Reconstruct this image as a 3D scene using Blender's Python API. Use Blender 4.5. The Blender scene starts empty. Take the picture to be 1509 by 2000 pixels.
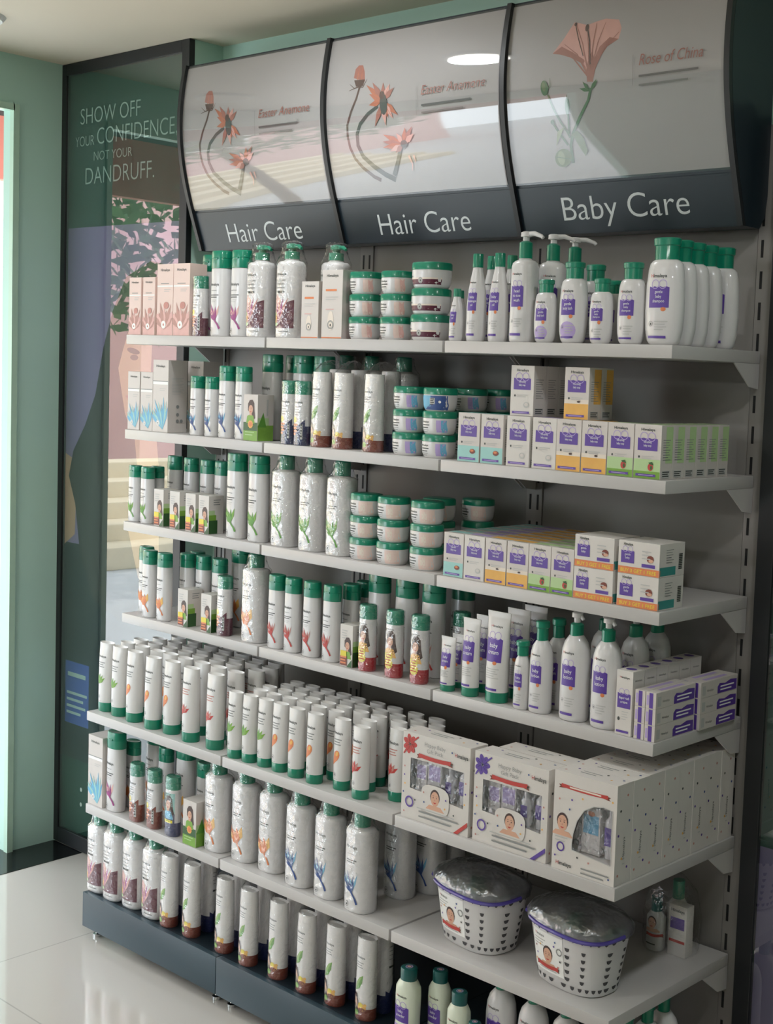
import bpy, bmesh, math, random
from mathutils import Vector, Matrix
from mathutils.geometry import tessellate_polygon
random.seed(7)
S = bpy.context.scene
COL = S.collection

# ------------------------------------------------------------------ camera, world, lights
cam_d = bpy.data.cameras.new('camera'); cam = bpy.data.objects.new('camera', cam_d); COL.objects.link(cam)
RX, RU, RF = (0.7626, 0.6456, 0.0392), (-0.0815, 0.0358, 0.996), (-0.6417, 0.7628, -0.0799)
cam.matrix_world = Matrix(((RX[0], RU[0], -RF[0], 3.3092), (RX[1], RU[1], -RF[1], -2.5278),
                           (RX[2], RU[2], -RF[2], 1.6273), (0, 0, 0, 1)))
cam_d.sensor_fit = 'VERTICAL'; cam_d.sensor_height = 24; cam_d.lens = 24*2652.6/2000
cam_d.shift_x = -264.5/2000; cam_d.shift_y = -54.2/2000
cam_d.clip_start = .05; cam_d.clip_end = 200
S.camera = cam
S.view_settings.view_transform = 'Standard'; S.view_settings.look = 'None'
S.view_settings.gamma = 1; S.view_settings.exposure = 0.66
S.view_settings.use_curve_mapping = False
S.cycles.use_denoising = True
S.cycles.max_bounces = 8; S.cycles.diffuse_bounces = 5; S.cycles.transparent_max_bounces = 40
S.cycles.sample_clamp_indirect = 6
S.cycles.caustics_reflective = False; S.cycles.caustics_refractive = False

W = bpy.data.worlds.new('sky'); S.world = W; W.use_nodes = True
wn = W.node_tree.nodes; wn['Background'].inputs[0].default_value = (.84, .93, 1, 1); wn['Background'].inputs[1].default_value = 4.8
def lamp(name, kind, loc, energy, color=(1, 1, 1), rot=(0, 0, 0), **kw):
    d = bpy.data.lights.new(name, kind); d.energy = energy; d.color = color
    for k, v in kw.items(): setattr(d, k, v)
    o = bpy.data.objects.new(name, d); COL.objects.link(o); o.location = loc; o.rotation_euler = rot
    return o
sun = lamp('sun', 'SUN', (0, 0, 8), 3.6, (1, .95, .88), angle=.02)
sun.rotation_euler = Vector((-.35, .55, -.75)).to_track_quat('-Z', 'Y').to_euler()
DOWNLIGHT_E, TUBE_E = 7.0, 12.0
DOWNLIGHT_W, TUBE_W = 7.5, 2.2

# ------------------------------------------------------------------ materials
def lin(h):
    h = h.lstrip('#'); c = [int(h[i:i+2], 16)/255 for i in (0, 2, 4)]
    return tuple(x/12.92 if x <= .04045 else ((x+.055)/1.055)**2.4 for x in c)
MATS = {}
def mat(name, hexc, rough=.5, noise=.03, scale=30, metal=0, coat=0, emit=0, bump=0, spec=.5, sss=0):
    m = bpy.data.materials.new(name); m.use_nodes = True; MATS[name] = m
    nt = m.node_tree; b = nt.nodes['Principled BSDF']; c = lin(hexc)
    b.inputs['Base Color'].default_value = (*c, 1); b.inputs['Roughness'].default_value = rough
    b.inputs['Metallic'].default_value = metal; b.inputs['Coat Weight'].default_value = coat
    b.inputs['Specular IOR Level'].default_value = spec
    tc = nt.nodes.new('ShaderNodeTexCoord'); n = nt.nodes.new('ShaderNodeTexNoise'); n.inputs['Scale'].default_value = scale
    nt.links.new(tc.outputs['Object'], n.inputs['Vector'])
    if noise:
        r = nt.nodes.new('ShaderNodeMapRange'); r.inputs['To Min'].default_value = 1-noise; r.inputs['To Max'].default_value = 1+noise
        nt.links.new(n.outputs['Fac'], r.inputs['Value'])
        mx = nt.nodes.new('ShaderNodeVectorMath'); mx.operation = 'SCALE'; mx.inputs[0].default_value = c
        nt.links.new(r.outputs[0], mx.inputs['Scale']); nt.links.new(mx.outputs[0], b.inputs['Base Color'])
    if bump:
        bp = nt.nodes.new('ShaderNodeBump'); bp.inputs['Strength'].default_value = bump; bp.inputs['Distance'].default_value = .002
        nt.links.new(n.outputs['Fac'], bp.inputs['Height']); nt.links.new(bp.outputs[0], b.inputs['Normal'])
    if emit:
        b.inputs['Emission Color'].default_value = (*c, 1); b.inputs['Emission Strength'].default_value = emit
    return m
def film_mat(name, ior, rough, base=0.0, bump=0, tint=(1, 1, 1, 1), scale=60):
    m = bpy.data.materials.new(name); m.use_nodes = True; MATS[name] = m
    nt = m.node_tree; nt.nodes.clear()
    o = nt.nodes.new('ShaderNodeOutputMaterial'); mix = nt.nodes.new('ShaderNodeMixShader')
    t = nt.nodes.new('ShaderNodeBsdfTransparent'); t.inputs[0].default_value = tint
    g = nt.nodes.new('ShaderNodeBsdfGlossy'); g.inputs['Roughness'].default_value = rough
    f = nt.nodes.new('ShaderNodeFresnel'); f.inputs['IOR'].default_value = ior
    a = nt.nodes.new('ShaderNodeMath'); a.operation = 'ADD'; a.inputs[1].default_value = base
    ge = nt.nodes.new('ShaderNodeNewGeometry'); k = nt.nodes.new('ShaderNodeMath'); k.operation = 'SUBTRACT'; k.inputs[0].default_value = 1
    mu = nt.nodes.new('ShaderNodeMath'); mu.operation = 'MULTIPLY'; nt.links.new(ge.outputs['Backfacing'], k.inputs[1])
    nt.links.new(f.outputs[0], a.inputs[0]); nt.links.new(a.outputs[0], mu.inputs[0]); nt.links.new(k.outputs[0], mu.inputs[1]); nt.links.new(mu.outputs[0], mix.inputs[0])
    nt.links.new(t.outputs[0], mix.inputs[1]); nt.links.new(g.outputs[0], mix.inputs[2]); nt.links.new(mix.outputs[0], o.inputs[0])
    if bump:
        tc = nt.nodes.new('ShaderNodeTexCoord'); n = nt.nodes.new('ShaderNodeTexNoise'); n.inputs['Scale'].default_value = scale
        bp = nt.nodes.new('ShaderNodeBump'); bp.inputs['Strength'].default_value = bump; bp.inputs['Distance'].default_value = .01
        nt.links.new(tc.outputs['Object'], n.inputs['Vector']); nt.links.new(n.outputs['Fac'], bp.inputs['Height'])
        nt.links.new(bp.outputs[0], g.inputs['Normal']); nt.links.new(bp.outputs[0], f.inputs['Normal'])
    return m
mat('white_plastic', '#d9d7d7', .28, coat=.3); mat('tube_plastic', '#dedcda', .35, coat=.2); mat('cream_plastic', '#dfe6d2', .3, coat=.3)
mat('green_cap', '#0e8164', .28, coat=.4); mat('teal_cap', '#0b5a58', .32, coat=.3)
mat('carton', '#d4cdc8', .45); mat('carton_grey', '#a9a5a3', .5); mat('carton_pink', '#e8cfc6', .45); mat('carton_white', '#dad5d0', .45)
mat('ink_dark', '#3a3f3c', .5, 0); mat('ink_grey', '#8d8f8e', .5, 0); mat('ink_light', '#bdbdbb', .5, 0); mat('ink_white', '#f4f4f2', .5, 0)
mat('ink_red', '#c2403a', .45, 0); mat('ink_orange', '#de8350', .45, .1, 90); mat('ink_amber', '#eab45c', .5, .06, 60); mat('ink_yellow', '#e6d33c', .45, 0)
mat('ink_green', '#5f9a3a', .45, .15, 120); mat('ink_leaf', '#7aa83f', .45, .15, 90); mat('ink_deep_green', '#2f5a2c', .45, 0); mat('ink_pale_green', '#b7d39b', .5, .05)
mat('ink_teal', '#9fd0cc', .5, .05); mat('ink_deep_teal', '#3f8f8a', .5, .05); mat('ink_blue', '#38538f', .45, .12, 90); mat('ink_navy', '#232a58', .4, .1); mat('ink_sky', '#6fb4d6', .5, .15, 60)
mat('ink_purple', '#5c3f9c', .4, .04); mat('ink_lilac', '#b9a5d8', .45, .08); mat('ink_magenta', '#9c3f80', .45, .15, 90); mat('ink_maroon', '#5c2338', .4, .12, 60)
mat('ink_brown', '#46302a', .45, .1); mat('ink_skin', '#d8a88e', .5, .06); mat('ink_pink', '#e2b4ae', .5, .12, 60); mat('ink_rose', '#c58a80', .5, .15, 60); mat('ink_cream', '#e9ddd0', .5, .03); mat('ink_title', '#8a4d42', .5, 0); mat('ink_taupe', '#6f6d6b', .5, 0); mat('ink_dusk', '#4c4b4a', .5, 0); mat('ink_moss', '#55683c', .5, .15, 60); mat('ink_sage', '#7d8a62', .5, .1, 60); mat('ink_russet', '#8f5a4e', .5, .2, 60); mat('ink_petal', '#a45f44', .5, .2, 60); mat('ink_blush', '#bf9086', .5, .12, 40)
mat('ink_black', '#17191a', .4, 0); mat('ink_crimson', '#a51f2b', .4, .08); mat('ink_brick', '#7d3a2a', .45, .1)
mat('shelf_white', '#c6c3c1', .32, .015); mat('back_panel', '#87837f', .42, .02); mat('bracket_grey', '#c9c6c4', .4, .02); mat('slot_black', '#0b0b0b', .7, 0)
mat('slate_blue', '#32454f', .38, .03); mat('slate_dark', '#1b272f', .35, .03); mat('frame_black', '#1b1d1f', .45, .03); mat('chrome', '#d8d8d8', .12, 0, metal=1)
mat('poster_white', '#949190', .5, .01); mat('lettering', '#ccd2d2', .4, 0); mat('poster_letter', '#a9bdb7', .5, 0)
mat('poster_green', '#22463f', .45, .03); mat('poster_purple', '#84739a', .45, .08, 3); mat('poster_hair', '#2e302f', .5, .15, 40)
mat('poster_skin', '#c79c80', .5, .05, 8); mat('poster_blue', '#3d55a0', .5, .03)
mat('wall_teal', '#bde0d3', .6, .02, 6); mat('ceiling_paint', '#e8dcc6', .8, .01, 4); mat('wall_cream', '#8d9892', .7, .02); mat('granite_black', '#16181a', .12, .3, 200)
mat('door_trim_green', '#b9d8c4', .45, .02); mat('pavement', '#b4b5b6', .8, .1, 6); mat('facade_pink', '#c9a09c', .8, .06, 3); mat('facade_cream', '#d8c9a8', .8, .06, 3); mat('fascia_red', '#a85a48', .6, .06)
mat('bark', '#5a4636', .8, .2); mat('leaf_green', '#4c6b3c', .6, .25, 3); mat('shutter_beige', '#cdbd9c', .6, .04); mat('step_stone', '#cdbfa4', .8, .08); mat('soffit_dark', '#232c28', .7, .03)
mat('lamp_glow', '#fffdf6', .4, 0, emit=DOWNLIGHT_E); mat('tube_glow', '#fffaf0', .4, 0, emit=TUBE_E); mat('trim_ring', '#e8e6e0', .4, .02); mat('violet_plastic', '#51459a', .3, .02, coat=.3); mat('hole_dark', '#4b4a4c', .8, .05)
film_mat('clear_film', 1.45, .10, .10, .7); film_mat('clear_glass', 1.9, .012, .10, 0, (.93, .97, .95, 1)); film_mat('clear_sheet', 1.5, .03, .05); film_mat('cloudy_film', 1.4, .15, .1, .5, (.8, .8, .83, 1)); film_mat('wrap_film', 1.45, .3, .22, .8, (.42, .43, .45, 1), 35)
# floor tiles
def tile_mat():
    m = mat('floor_tile', '#ccc6bf', .07, .03, 8, coat=.2); nt = m.node_tree; b = nt.nodes['Principled BSDF']
    tc = nt.nodes.new('ShaderNodeTexCoord'); br = nt.nodes.new('ShaderNodeTexBrick'); br.offset = 0
    for k, v in (('Scale', 1.0), ('Mortar Size', .0022), ('Brick Width', .8), ('Row Height', .8)): br.inputs[k].default_value = v
    c = lin('#ccc6bf'); br.inputs['Color1'].default_value = (*c, 1); br.inputs['Color2'].default_value = (*[x*.98 for x in c], 1); br.inputs['Mortar'].default_value = (*[x*.75 for x in c], 1)
    nt.links.new(tc.outputs['Object'], br.inputs['Vector']); nt.links.new(br.outputs['Color'], b.inputs['Base Color'])
tile_mat()

# ------------------------------------------------------------------ mesh helpers
class MB:
    """collects faces with materials; build() makes one mesh"""
    def __init__(s): s.v = []; s.f = []; s.m = []; s.names = []
    def mi(s, name):
        if name not in s.names: s.names.append(name)
        return s.names.index(name)
    def face(s, pts, m):
        i = len(s.v); s.v += [tuple(p) for p in pts]; s.f.append(tuple(range(i, i+len(pts)))); s.m.append(s.mi(m))
    def mesh(s, vs, fs, m):
        i = len(s.v); s.v += [tuple(p) for p in vs]; k = s.mi(m)
        for f in fs: s.f.append(tuple(a+i for a in f)); s.m.append(k)
    def box(s, x0, x1, y0, y1, z0, z1, m, bev=0):
        if not bev:
            vs = [(x, y, z) for z in (z0, z1) for y in (y0, y1) for x in (x0, x1)]
            s.mesh(vs, [(0, 2, 3, 1), (4, 5, 7, 6), (0, 1, 5, 4), (2, 6, 7, 3), (0, 4, 6, 2), (1, 3, 7, 5)], m); return
        b = bmesh.new(); bmesh.ops.create_cube(b, size=1)
        for v in b.verts: v.co = Vector(((x0+x1)/2+v.co.x*(x1-x0), (y0+y1)/2+v.co.y*(y1-y0), (z0+z1)/2+v.co.z*(z1-z0)))
        bmesh.ops.bevel(b, geom=b.edges[:], offset=bev, segments=2, affect='EDGES', profile=.6)
        b.verts.index_update(); s.mesh([v.co for v in b.verts], [[v.index for v in f.verts] for f in b.faces], m); b.free()
    def prism(s, pts, axis, a, b, m):
        """pts: outline in the two other axes, extruded along axis from a to b"""
        def P(p, t):
            q = list(p); q.insert(axis, t); return q
        n = len(pts); vs = [P(p, a) for p in pts]+[P(p, b) for p in pts]
        s.mesh(vs, [tuple(range(n)), tuple(range(2*n-1, n-1, -1))]+[(i, i+n, (i+1) % n+n, (i+1) % n) for i in range(n)], m)
    def loft(s, secs, m, seg=28, cap0=True, cap1=True):
        """secs: (z, halfw, halfd, n[, cx, cy])"""
        vs = []
        for q in secs:
            z, w, d, n = q[:4]; cx, cy = (q[4], q[5]) if len(q) > 4 else (0, 0)
            for k in range(seg):
                t = 2*math.pi*k/seg; c, si = math.cos(t), math.sin(t)
                vs.append((cx+w*math.copysign(abs(c)**(2/n), c), cy+d*math.copysign(abs(si)**(2/n), si), z))
        fs = []
        for j in range(len(secs)-1):
            for k in range(seg):
                a, b = j*seg+k, j*seg+(k+1) % seg; fs.append((a, b, b+seg, a+seg))
        if cap0: fs.append(tuple(range(seg-1, -1, -1)))
        if cap1: L = (len(secs)-1)*seg; fs.append(tuple(range(L, L+seg)))
        s.mesh(vs, fs, m)
    def tube(s, pts, r, m, seg=10, closed=False):
        P = [Vector(p) for p in pts]; n = len(P); vs = []; fs = []
        for i, p in enumerate(P):
            d = (P[(i+1) % n]-P[i-1]) if closed else (P[min(i+1, n-1)]-P[max(i-1, 0)])
            d.normalize(); u = d.orthogonal() if abs(d.z) > .95 else d.cross(Vector((0, 0, 1))); u.normalize(); w = d.cross(u)
            rr = r[i] if isinstance(r, (list, tuple)) else r
            for k in range(seg):
                t = 2*math.pi*k/seg; vs.append(p+u*math.cos(t)*rr+w*math.sin(t)*rr)
        for i in range(n if closed else n-1):
            for k in range(seg):
                a, b = i*seg+k, i*seg+(k+1) % seg; c = ((i+1) % n)*seg
                fs.append((a, b, c+(k+1) % seg, c+k))
        if not closed: fs += [tuple(range(seg-1, -1, -1)), tuple(range((n-1)*seg, n*seg))]
        s.mesh(vs, fs, m)
    def crumple(s, amp, z0):
        r = random.Random(5); s.v = [tuple(c+r.uniform(-amp, amp)*(1 if p[2] > z0 else .25) for c in p) for p in s.v]; return s
    def build(s, name, smooth=0):
        me = bpy.data.meshes.new(name); me.from_pydata(s.v, [], s.f)
        for n in s.names: me.materials.append(MATS[n])
        me.polygons.foreach_set('material_index', s.m); me.update()
        if smooth:
            me.polygons.foreach_set('use_smooth', [True]*len(me.polygons)); me.set_sharp_from_angle(angle=math.radians(smooth))
        return me
def secs_at(secs, z):
    for a, b in zip(secs, secs[1:]):
        if a[0] <= z <= b[0]:
            t = (z-a[0])/max(1e-9, b[0]-a[0]); return [a[i]+(b[i]-a[i])*t for i in range(1, 4)]
    return secs[0][1:4] if z < secs[0][0] else secs[-1][1:4]

_TXT = {}
def text_tris(txt, res=2, shear=0, bold=0):
    key = (txt, res, shear, bold)
    if key in _TXT: return _TXT[key]
    c = bpy.data.curves.new('lettering', 'FONT'); c.body = txt; c.resolution_u = res; c.shear = shear; c.offset = bold; c.fill_mode = 'FRONT'
    o = bpy.data.objects.new('lettering', c); COL.objects.link(o)
    dg = bpy.context.evaluated_depsgraph_get(); e = o.evaluated_get(dg); me = e.to_mesh(); me.calc_loop_triangles()
    V = [(v.co.x, v.co.y) for v in me.vertices]; T = [tuple(V[i] for i in t.vertices) for t in me.loop_triangles]
    e.to_mesh_clear(); bpy.data.objects.remove(o); bpy.data.curves.remove(c)
    xs = [p[0] for t in T for p in t]; x0 = min(xs)
    T = [tuple((p[0]-x0, p[1]) for p in t) for t in T]; _TXT[key] = (T, max(xs)-x0); return _TXT[key]
CAPH = .73      # cap height of the built-in lettering at size 1
class Art:
    """flat print: triangles in (s, z), later laid on a surface"""
    def __init__(s): s.t = []; s.layer = 0
    def tri(s, m, T): s.t += [(m, t, s.layer) for t in T]; s.layer += 1; return s
    def poly(s, m, pts):
        T = tessellate_polygon([[Vector((x, z, 0)) for x, z in pts]])
        return s.tri(m, [tuple(pts[i] for i in t) for t in T])
    def rect(s, m, x0, x1, z0, z1): return s.poly(m, [(x0, z0), (x1, z0), (x1, z1), (x0, z1)])
    def ell(s, m, x, z, rx, rz, n=14, rot=0):
        c, q = math.cos(rot), math.sin(rot)
        return s.poly(m, [(x+rx*math.cos(a)*c-rz*math.sin(a)*q, z+rx*math.cos(a)*q+rz*math.sin(a)*c) for a in (2*math.pi*k/n for k in range(n))])
    def ring(s, m, x, z, r, t, n=16):
        T = []
        for k in range(n):
            a, b = 2*math.pi*k/n, 2*math.pi*(k+1)/n
            p = [(x+R*math.cos(q), z+R*math.sin(q)) for R, q in ((r, a), (r, b), (r-t, b), (r-t, a))]; T += [(p[0], p[1], p[2]), (p[0], p[2], p[3])]
        return s.tri(m, T)
    def line(s, m, pts, w0, w1=None):
        w1 = w0 if w1 is None else w1; n = len(pts); L, R = [], []
        for i, p in enumerate(pts):
            a, b = pts[max(i-1, 0)], pts[min(i+1, n-1)]; dx, dz = b[0]-a[0], b[1]-a[1]; l = math.hypot(dx, dz) or 1
            w = (w0+(w1-w0)*i/max(1, n-1))/2; L.append((p[0]-dz/l*w, p[1]+dx/l*w)); R.append((p[0]+dz/l*w, p[1]-dx/l*w))
        T = []
        for i in range(n-1): T += [(L[i], R[i], R[i+1]), (L[i], R[i+1], L[i+1])]
        return s.tri(m, T)
    def blade(s, m, x, z, ang, l, w):
        d = (math.cos(ang), math.sin(ang)); q = (-d[1], d[0])
        return s.poly(m, [(x, z), (x+d[0]*l*.5+q[0]*w/2, z+d[1]*l*.5+q[1]*w/2), (x+d[0]*l, z+d[1]*l), (x+d[0]*l*.5-q[0]*w/2, z+d[1]*l*.5-q[1]*w/2)])
    def text(s, m, txt, x, z, h, al='l', width=None, shear=0, bold=0, res=2, sx=1, rot=0):
        T, wd = text_tris(txt, res, shear, bold); k = h/CAPH; kx = k*sx if width is None else width/wd
        off = 0 if al == 'l' else -wd*kx/2 if al == 'c' else -wd*kx
        c, q = math.cos(rot), math.sin(rot)
        f = lambda p: (x+(p[0]*kx+off)*c-p[1]*k*q, z+(p[0]*kx+off)*q+p[1]*k*c)
        return s.tri(m, [tuple(f(p) for p in t) for t in T])
    def clip(s, x0, x1, z0, z1):
        out = []
        for m, t, l in s.t:
            P = list(t)
            for ax, v, sg in ((0, x0, 1), (0, x1, -1), (1, z0, 1), (1, z1, -1)):
                Q = []
                for i, p in enumerate(P):
                    q = P[i-1]; dp, dq = sg*(p[ax]-v), sg*(q[ax]-v)
                    if (dp >= 0) != (dq >= 0): k = dq/(dq-dp); Q.append((q[0]+(p[0]-q[0])*k, q[1]+(p[1]-q[1])*k))
                    if dp >= 0: Q.append(p)
                P = Q
                if not P: break
            out += [(m, (P[0], P[i], P[i+1]), l) for i in range(1, len(P)-1)]
        s.t = out; return s
    def fine(s, m, x0, x1, z, n, dz, h):
        for i in range(n): s.rect(m, x0, x1-(x1-x0)*(.0, .18, .07, .3)[i % 4], z-i*dz, z-i*dz+h)
        return s
    def lay(s, mb, fn, maxe=None):
        """fn(s, z, off) -> point"""
        for m, t, l in s.t:
            off = .00025+.00006*l; st = [t]
            while st:
                q = st.pop()
                if maxe:
                    e = [(math.hypot(q[i][0]-q[(i+1) % 3][0], q[i][1]-q[(i+1) % 3][1]), i) for i in range(3)]; L, i = max(e)
                    if L > maxe:
                        a, b, c = q[i], q[(i+1) % 3], q[(i+2) % 3]; h = ((a[0]+b[0])/2, (a[1]+b[1])/2); st += [(a, h, c), (h, b, c)]; continue
                (ax, az), (bx, bz), (cx, cz) = q
                if (bx-ax)*(cz-az)-(bz-az)*(cx-ax) < 0: q = (q[0], q[2], q[1])
                mb.face([fn(x, z, off) for x, z in q], m)
def on_body(secs, cy=0):
    def fn(x, z, off):
        w, d, n = secs_at(secs, z); w += off; d += off
        x = max(-w*.97, min(w*.97, x)); return (x, cy-d*(1-(abs(x)/w)**n)**(1/n), z)
    return fn
def flat_on(y, x0=0, z0=0): return lambda x, z, off: (x0+x, y-off, z0+z)
def side_on(x): return lambda s, z, off: (x+off, s, z)        # s runs along +y on the +x side
def body_print(art, secs, name='label_print', cy=0, maxe=.007):
    mb = MB(); art.lay(mb, on_body(secs, cy), maxe); return mb.build(name)

# ------------------------------------------------------------------ objects from meshes
def link(name, me, parent=None, loc=(0, 0, 0), rot=(0, 0, 0)):
    o = bpy.data.objects.new(name, me); COL.objects.link(o); o.location = loc; o.rotation_euler = rot
    if parent: o.parent = parent
    return o
def tag(o, label=None, cat=None, group=None, kind=None):
    for k, v in (('label', label), ('category', cat), ('group', group), ('kind', kind)):
        if v: o[k] = v
    return o
def struct(name, mb, smooth=0): return tag(link(name, mb.build(name, smooth)), kind='structure')
def thing(name, label, cat, loc=(0, 0, 0), group=None, rot=(0, 0, 0)): return tag(link(name, None, None, loc, rot), label, cat, group)

# ------------------------------------------------------------------ the room
CZ = 2.567; WX = -.745; WY = .03
mb = MB(); mb.box(-.745, 5.2, -4.6, .15, -.08, 0, 'floor_tile'); struct('floor', mb)
mb = MB(); mb.box(-.9, 5.2, -4.6, .15, CZ, CZ+.1, 'ceiling_paint'); struct('ceiling', mb)
mb = MB(); mb.box(-.07, 5.2, WY, WY+.12, 0, CZ, 'wall_teal'); struct('wall_back', mb)
mb = MB(); mb.box(-.9, -.07, -.072, .15, 0, CZ, 'wall_teal'); struct('pillar', mb)
mb = MB(); OY0, OY1, OZ = -.262, -3.0, 2.397
mb.box(-.80, WX, OY0, -.072, 0, CZ, 'wall_teal'); mb.box(-.80, WX, OY1, OY0, OZ, CZ, 'wall_teal'); mb.box(-.80, WX, -4.6, OY1, 0, CZ, 'wall_teal'); struct('wall_left', mb)
mb = MB(); mb.box(-.9, 5.2, -4.72, -4.6, 0, CZ, 'wall_cream'); struct('wall_front', mb)
mb = MB(); mb.box(5.2, 5.32, -4.72, .15, 0, CZ, 'wall_cream'); struct('wall_right', mb)
mb = MB(); mb.box(WX-.01, WX+.012, OY0-.004, OY0+.016, 0, OZ+.016, 'door_trim_green'); mb.box(WX-.01, WX+.012, OY1, OY0, OZ-.004, OZ+.016, 'door_trim_green'); struct('trim_1', mb)
mb = MB(); mb.box(WX, WX+.17, -4.6, -.09, 0, .0015, 'granite_black'); mb.box(-.9, WX, OY1, OY0, -.08, .0015, 'granite_black'); struct('trim_2', mb)

# street outside the doorway
mb = MB(); mb.box(-30, -.9, -22, 22, -.12, -.04, 'pavement'); tag(link('street', mb.build('street')), kind='structure')
mb = MB(); mb.box(-2.1, -.9, -5, 1.5, 2.62, 2.7, 'soffit_dark'); mb.box(-2.16, -2.1, -5, 1.5, 2.36, 2.75, 'fascia_red')
tag(link('street_awning', mb.build('street_awning')), 'dark awning with red fascia above the bright street doorway', 'awning')
def facade(name, x, y0, y1, h, m, label):
    r = thing(name, label, 'building', (x, (y0+y1)/2, -.04)); hw = (y1-y0)/2
    a = MB(); a.box(-2, 0, -hw, hw, 0, h, m); link('wall', a.build('wall'), r)
    n = max(2, int((y1-y0)/2.2))
    for k in range(n):
        yc = -hw+(k+.5)*(2*hw/n)
        for z in (1.9, 4.6):
            if z+1.3 > h: continue
            a = MB(); a.box(0, .06, yc-.55, yc+.55, z-.05, z+1.35, 'trim_ring', .01); w = link('window', a.build('window'), r)
            a = MB(); a.box(.06, .075, yc-.47, yc+.47, z+.03, z+1.27, 'soffit_dark'); link('pane', a.build('pane'), w)
    a = MB(); a.box(-2.1, .25, -hw-.1, hw+.1, h, h+.2, 'fascia_red'); link('parapet', a.build('parapet'), r)
    return r
facade('street_building', -11, -13, -7.35, 5.6, 'facade_pink', 'pink two storey building across the street, seen through the doorway')
facade('street_building', -12, -5.6, 9, 4.2, 'facade_cream', 'cream building across the street, seen through the doorway')
def tree(x, y, h, label):
    r = thing('street_tree', label, 'tree', (x, y, -.04))
    a = MB(); a.tube([(0, 0, 0), (.06, .03, h*.3), (0, .1, h*.6), (.1, .05, h*.8)], [.075, .06, .045, .02], 'bark'); link('trunk', a.build('trunk', 40), r)
    a = MB(); R = random.Random(int(h*100))
    for k in range(3200):
        u = Vector((R.gauss(0, 1), R.gauss(0, 1), R.gauss(0, .8))).normalized()*R.uniform(.4, 1)**.5
        p = Vector((u.x*1.3, u.y*1.9, h*.78+u.z*1.1)); n1 = Vector((R.gauss(0, 1), R.gauss(0, 1), R.gauss(0, 1))).normalized(); n2 = n1.orthogonal().normalized()
        q = R.uniform(.05, .09); a.face([p-n1*q, p+n2*q*.5, p+n1*q, p-n2*q*.5], 'leaf_green')
    link('foliage', a.build('foliage'), r)
tree(-4.8, -4.15, 3.5, 'green street tree in front of the pink building')
a = MB()
for k in range(5): a.box(-6.0-.35*k-.35, -6.0-.35*k, -7.5, 6, -.04, .14*(k+1), 'step_stone', .01)
tag(link('stone_steps', a.build('stone_steps')), 'beige stone steps across the street', 'steps')

# ceiling lights
def downlight(x, y, label, watt=DOWNLIGHT_W):
    r = thing('ceiling_downlight', label, 'ceiling light', (x, y, CZ), 'round ceiling downlights')
    a = MB(); a.loft([(-.012, .105, .105, 2), (0, .115, .115, 2)], 'trim_ring', 36); link('trim_ring', a.build('trim_ring', 40), r)
    a = MB(); a.loft([(-.015, .09, .09, 2), (-.0125, .09, .09, 2)], 'lamp_glow', 36); link('diffuser', a.build('diffuser', 40), r)
    lamp('downlight_light', 'AREA', (x, y, CZ-.02), watt, (.93, .97, 1), shape='DISK', size=.17)
downlight(.713, -.62, 'round white ceiling downlight mirrored in the middle sign', 3.2)
a = MB(); a.loft([(-.010, .085, .085, 2), (-.012, .095, .095, 2), (0, .105, .105, 2)], 'trim_ring', 36); a.loft([(-.0101, .084, .084, 2), (-.004, .07, .07, 2)], 'ceiling_paint', 36)
o = link('ceiling_fitting', a.build('ceiling_fitting', 40), None, (-.395, -.60, CZ)); tag(o, 'plain round unlit ceiling fitting near the teal doorway wall', 'ceiling fitting')
downlight(2.6, -.9, 'round white ceiling downlight over the baby bay aisle', 4.0)
downlight(.7, -2.6, 'round white ceiling downlight over the aisle near the doorway')
downlight(2.8, -3.2, 'round white ceiling downlight above the far aisle')
# opposite display seen in the sign gloss
r = thing('tube_lamp', 'white fluorescent tube lamp over the opposite display, mirrored in the signs', 'lamp', (1.3, -4.5, 2.2))
a = MB(); a.box(-.9, .9, -.05, .0, .03, .09, 'trim_ring', .005); link('batten', a.build('batten'), r)
a = MB(); a.tube([(-.86, 0, .0), (.86, 0, .0)], .016, 'tube_glow'); link('tube', a.build('tube', 40), r)
lamp('tube_light', 'AREA', (1.3, -4.46, 2.18), TUBE_W, (.93, .97, 1), Vector((0, .8, -.6)).to_track_quat('-Z', 'Y').to_euler(), shape='RECTANGLE', size=1.72, size_y=.03)
r = thing('display_shelving', 'white shelving along the opposite wall, mirrored in the signs', 'shelving', (1.3, -4.58, 0))
a = MB(); a.box(-1.6, 1.6, 0, .03, 0, 2.1, 'shelf_white'); link('back_panel', a.build('back_panel'), r)
for z in (.3, .7, 1.1, 1.5, 1.9):
    a = MB(); a.box(-1.6, 1.6, .03, .36, z, z+.03, 'shelf_white', .003); link('shelf', a.build('shelf'), r)

# ------------------------------------------------------------------ glazed posters
def poster_unit(name, label, x0, x1, y, ztop, art, fw=.036):
    """framed glazed poster, front face at y"""
    r = thing(name, label, 'poster', (0, 0, 0))
    a = MB(); z0 = .004
    a.box(x0, x0+fw, y, y+.02, z0, ztop, 'frame_black', .002); a.box(x1-fw, x1, y, y+.02, z0, ztop, 'frame_black', .002)
    a.box(x0+fw, x1-fw, y, y+.02, ztop-fw, ztop, 'frame_black', .002); a.box(x0+fw, x1-fw, y, y+.02, z0, z0+.05, 'frame_black', .002)
    link('frame', a.build('frame'), r)
    a = MB(); art.lay(a, flat_on(y+.014)); link('printed_sheet', a.build('printed_sheet'), r)
    a = MB(); a.box(x0+fw, x1-fw, y+.004, y+.008, z0+.05, ztop-fw, 'clear_glass'); link('glass_pane', a.build('glass_pane'), r)
    return r
A = Art(); A.rect('poster_green', -.74, -.08, 0, 2.55); A.rect('poster_purple', -.74, -.08, .7, 2.045)
A.rect('slate_dark', -.74, -.08, .3, 1.02)
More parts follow.
